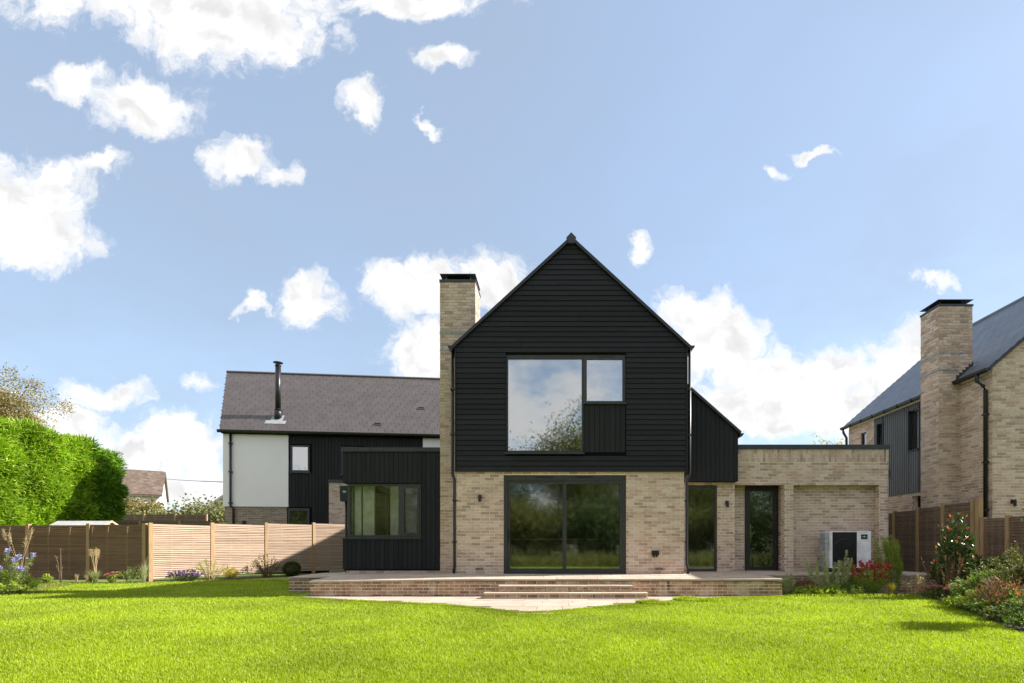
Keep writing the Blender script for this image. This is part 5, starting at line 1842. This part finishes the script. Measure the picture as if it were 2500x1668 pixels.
# ================================================================== hedge and trees
def hedge(label, x, y0, y1, zt0, zt1, thick, n, m, name='conifer_hedge', step=2.1):
    """clipped conifers: sprays laid over a bulging wall facing +x; a dark core inside"""
    root = thing(name, label, 'hedge', (x - thick / 2, (y0 + y1) / 2, 0), world=True)
    Lh = y1 - y0
    k = RNG.random(n)
    top = k < .18
    yy = RNG.uniform(y0, y1, n)
    f = (yy - y0) / Lh
    zt = zt0 + (zt1 - zt0) * f + .16 * np.sin(yy * 2.9) + .1 * np.sin(yy * 7.1 + 1)
    zz = np.where(top, zt, RNG.random(n) * zt)
    ph = np.abs(np.sin(yy * math.pi / step))
    bulge = (ph ** .5) * .32 + .09 * np.sin(zz * 3.1 + yy * 1.7) + .08 * np.sin(zz * 6.3 - yy * 4.1) - .5 * np.clip(zz / zt - .8, 0, 1) * 2.0
    xx = np.where(top, x - RNG.random(n) * thick + bulge * .2, x + bulge - RNG.random(n) ** 2 * .35)
    P = np.stack([xx, yy, zz], 1)
    out = np.where(top[:, None], np.array([.2, 0, 1.0]), np.array([1.0, 0, .25]))
    D0_ = unit(out + RNG.normal(0, .42, (n, 3)) + np.array([0, -.25, .12]))
    # every spray is a fan of small pointed fronds
    Ps, Ds, Ls = [], [], []
    for j in range(5):
        Ps.append(P + D0_ * (j * .05))
        Ds.append(unit(D0_ + RNG.normal(0, .38, (n, 3))))
        Ls.append(RNG.uniform(.12, .32, n))
    leaves('foliage', np.concatenate(Ps), np.concatenate(Ds), np.concatenate(Ls), .042, m, root, fold=.5)
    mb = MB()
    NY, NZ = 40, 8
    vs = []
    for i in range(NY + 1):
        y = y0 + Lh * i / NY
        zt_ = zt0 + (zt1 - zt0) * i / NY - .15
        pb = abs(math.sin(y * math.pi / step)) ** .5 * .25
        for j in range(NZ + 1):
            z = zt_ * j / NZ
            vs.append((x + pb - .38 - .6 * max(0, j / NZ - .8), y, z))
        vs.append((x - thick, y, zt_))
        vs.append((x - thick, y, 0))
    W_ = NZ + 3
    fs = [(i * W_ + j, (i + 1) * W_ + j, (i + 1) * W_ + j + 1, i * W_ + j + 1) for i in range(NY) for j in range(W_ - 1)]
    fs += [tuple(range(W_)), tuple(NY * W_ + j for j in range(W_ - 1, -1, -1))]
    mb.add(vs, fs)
    mb.build('dark_core', 'leaf_deep', root)  # solid core coloured dark for the shaded inside of the hedge
    return root


hedge('tall bright green conifer hedge at far left', -21.5, 4.6, 11.4, 6.0, 5.65, 2.2, 21000, 'leaf_conifer')
hedge('darker conifer standing at the end of the hedge', -21.45, 11.5, 13.2, 5.6, 5.35, 2.0, 4200, 'leaf_conifer_dark', name='conifer', step=3.4)


def tree(name, label, loc, h, crown_r, crown_z, n_leaf, L, W, leaf_m, bark='bark', limbs=9, sub=5, squash=1.0, group=None, droop=0.0, trunk_r=None, gap=.17, cat='tree'):
    root = thing(name, label, cat, loc, random.uniform(0, 6), group)
    tr = trunk_r or h * .02
    top = Vector((random.gauss(0, .02) * h, random.gauss(0, .02) * h, h * .9))
    mb = MB()
    tp = [Vector((0, 0, 0)), Vector((.01 * h, 0, h * .3)), Vector((-.01 * h, .01 * h, h * .6)), top]
    mb.tube(tp, [tr * 1.2, tr, tr * .7, tr * .15], 9)
    mb.build('trunk', bark, root, True)
    lb = MB()
    tips = []
    for i in range(limbs):
        a = 2 * math.pi * i / limbs * 2.4 + random.uniform(-.3, .3)
        f = random.uniform(.28, .85)
        b = tp[0].lerp(tp[3], f)
        ct = Vector((0, 0, crown_z))
        e = random.uniform(-.5, .9)
        t = ct + Vector((math.cos(a) * math.cos(e), math.sin(a) * math.cos(e), math.sin(e) * squash)) * crown_r * random.uniform(.7, .98)
        m = b.lerp(t, .5) + Vector((0, 0, .06 * h))
        lb.tube([b, m, t], [tr * .42, tr * .25, tr * .06], 6, cap=False)
        for j in range(sub):
            s0 = b.lerp(m, random.uniform(.4, 1)) if j % 2 else m.lerp(t, random.uniform(.1, .9))
            e2 = s0 + Vector((random.gauss(0, 1), random.gauss(0, 1), random.gauss(.15, .7))) * crown_r * .33
            lb.tube([s0, s0.lerp(e2, .5) + Vector((0, 0, .02 * h)), e2], [tr * .16, tr * .1, tr * .03], 4, cap=False)
            tips += [e2, s0.lerp(e2, .6)]
        tips += [t, m.lerp(t, .6)]
    lb.build('limb', bark, root)
    tips = np.array([np.array(t) for t in tips])
    per = n_leaf // len(tips)
    sg = crown_r * gap
    C = np.repeat(tips, per, axis=0)
    off = RNG.normal(0, 1, C.shape) * sg * np.repeat(RNG.uniform(.6, 1.35, len(tips)), per)[:, None] * np.array([1, 1, .75])
    P = C + off
    if droop:
        P[:, 2] -= droop * RNG.random(len(P)) ** 2 * crown_r
    P[:, 2] = np.maximum(P[:, 2], .3)
    D = unit(off * .6 / sg + RNG.normal(0, .6, P.shape) + np.array([0, 0, -.3 - droop]))
    leaves('crown', P, D, RNG.uniform(.7, 1.3, len(P)) * L, W, leaf_m, root)
    return root


tree('standard_tree', 'small round-headed tree just outside the right edge, shading the lawn', (7.35, -5.25, 0), 1.95, .40, 1.68, 3600, .07, .04, 'leaf_mid', limbs=9, sub=4, trunk_r=.02)
tree('birch', 'golden autumn birch rising behind the hedge at far left', (-32.6, 17.0, 0), 12.4, 2.7, 8.6, 64000, .105, .07, 'leaf_gold', bark='bark_birch', limbs=16, sub=8, squash=1.5, droop=.25, gap=.11)
tree('birch', 'second golden tree leaning out behind the hedge', (-28.6, 17.6, 0), 8.2, 1.5, 6.3, 22000, .10, .07, 'leaf_gold', bark='bark_birch', limbs=10, sub=6, droop=.25, gap=.12)
tree('maple', 'top of a yellow-leaved tree above the brick wing', (18.1, 22.0, 0), 8.7, 1.7, 7.2, 1500, .16, .10, 'leaf_yellow', limbs=9, sub=4)
for i, (px, s, h, r, m, lab) in enumerate([(322, 33, 5.0, 1.6, 'leaf_gold', 'rounded brownish bush in front of the white cottage'), (415, 35, 3.6, 2.0, 'leaf_greygreen', 'grey-green bush left of the far gap'),
                                           (468, 36, 4.1, 2.1, 'leaf_greygreen', 'grey-green bush in the middle of the far gap'), (520, 37, 3.7, 1.9, 'leaf_greygreen', 'grey-green bush next to the rendered wall'),
                                           (350, 38, 3.2, 1.8, 'leaf_greygreen', 'low bush over the farthest fence')]):
    tree('bush', lab, (PX(px, s), YS(s), 0), h, r, h - r * .75, 9000, .20, .13, m, limbs=10, sub=5, squash=.7, trunk_r=.07, cat='bush')
# trees at the bottom of the garden, seen only mirrored in the windows
tree('willow', 'big willow mirrored in the large upper window', (2.2, -33.0, 0), 13.3, 4.9, 8.1, 46000, .22, .09, 'leaf_olive', limbs=19, sub=8, droop=.45, squash=1.0, gap=.13)
tree('willow', 'willow mirrored in the left leaf of the sliding door', (-7.5, -34.0, 0), 9.0, 4.8, 5.2, 36000, .24, .11, 'leaf_deep', limbs=14, sub=7, droop=.5)
tree('ash', 'tree mirrored in the tall narrow window', (12.5, -33.0, 0), 9.3, 5.2, 5.2, 36000, .24, .11, 'leaf_olive', limbs=14, sub=7, droop=.35)
tree('ash', 'tree mirrored in the glazed back door', (23.0, -31.0, 0), 10.5, 5.4, 6.0, 36000, .24, .11, 'leaf_deep', limbs=13, sub=6)
tree('ash', 'tree mirrored in the corner window', (-17.5, -30.0, 0), 9.0, 5.6, 5.0, 36000, .24, .11, 'leaf_olive', limbs=14, sub=7, droop=.35)
for i, x in enumerate((-28, -20, -13.5, -7.5, -2.2, 3.4, 8.6, 14.5, 21)):
    tree('bush', 'shrub at the bottom of the garden, mirrored low in the glass', (x, -25.5 + (i % 3) * 1.1, 0), 4.0 + (i * 37 % 10) * .12, 3.3, 2.0, 20000, .19, .11,
         'leaf_deep' if i % 2 else 'leaf_olive', limbs=11, sub=6, squash=.75, trunk_r=.09, cat='bush', group='shrubs at the bottom of the garden', droop=.3)


def meadow():
    n = 80000
    x, y = RNG.uniform(-26, 24, n), RNG.uniform(-24, -14.3, n)
    a = RNG.uniform(0, 6.28, n)
    D = np.stack([np.cos(a), np.sin(a), np.zeros(n)], 1)
    H = RNG.uniform(.35, .95, n) * (.8 + .3 * np.sin(x * .9) * np.sin(y * .7 + 1))
    o = blades('long_grass', np.stack([x, y, np.zeros(n)], 1), D, H, .035, RNG.uniform(.1, .6, n), 'leaf_olive')
    tag(o, 'unmown long grass at the bottom of the garden, mirrored in the doors', None, kind='stuff')


meadow()

for o in WROOTS:
    del o['_w']
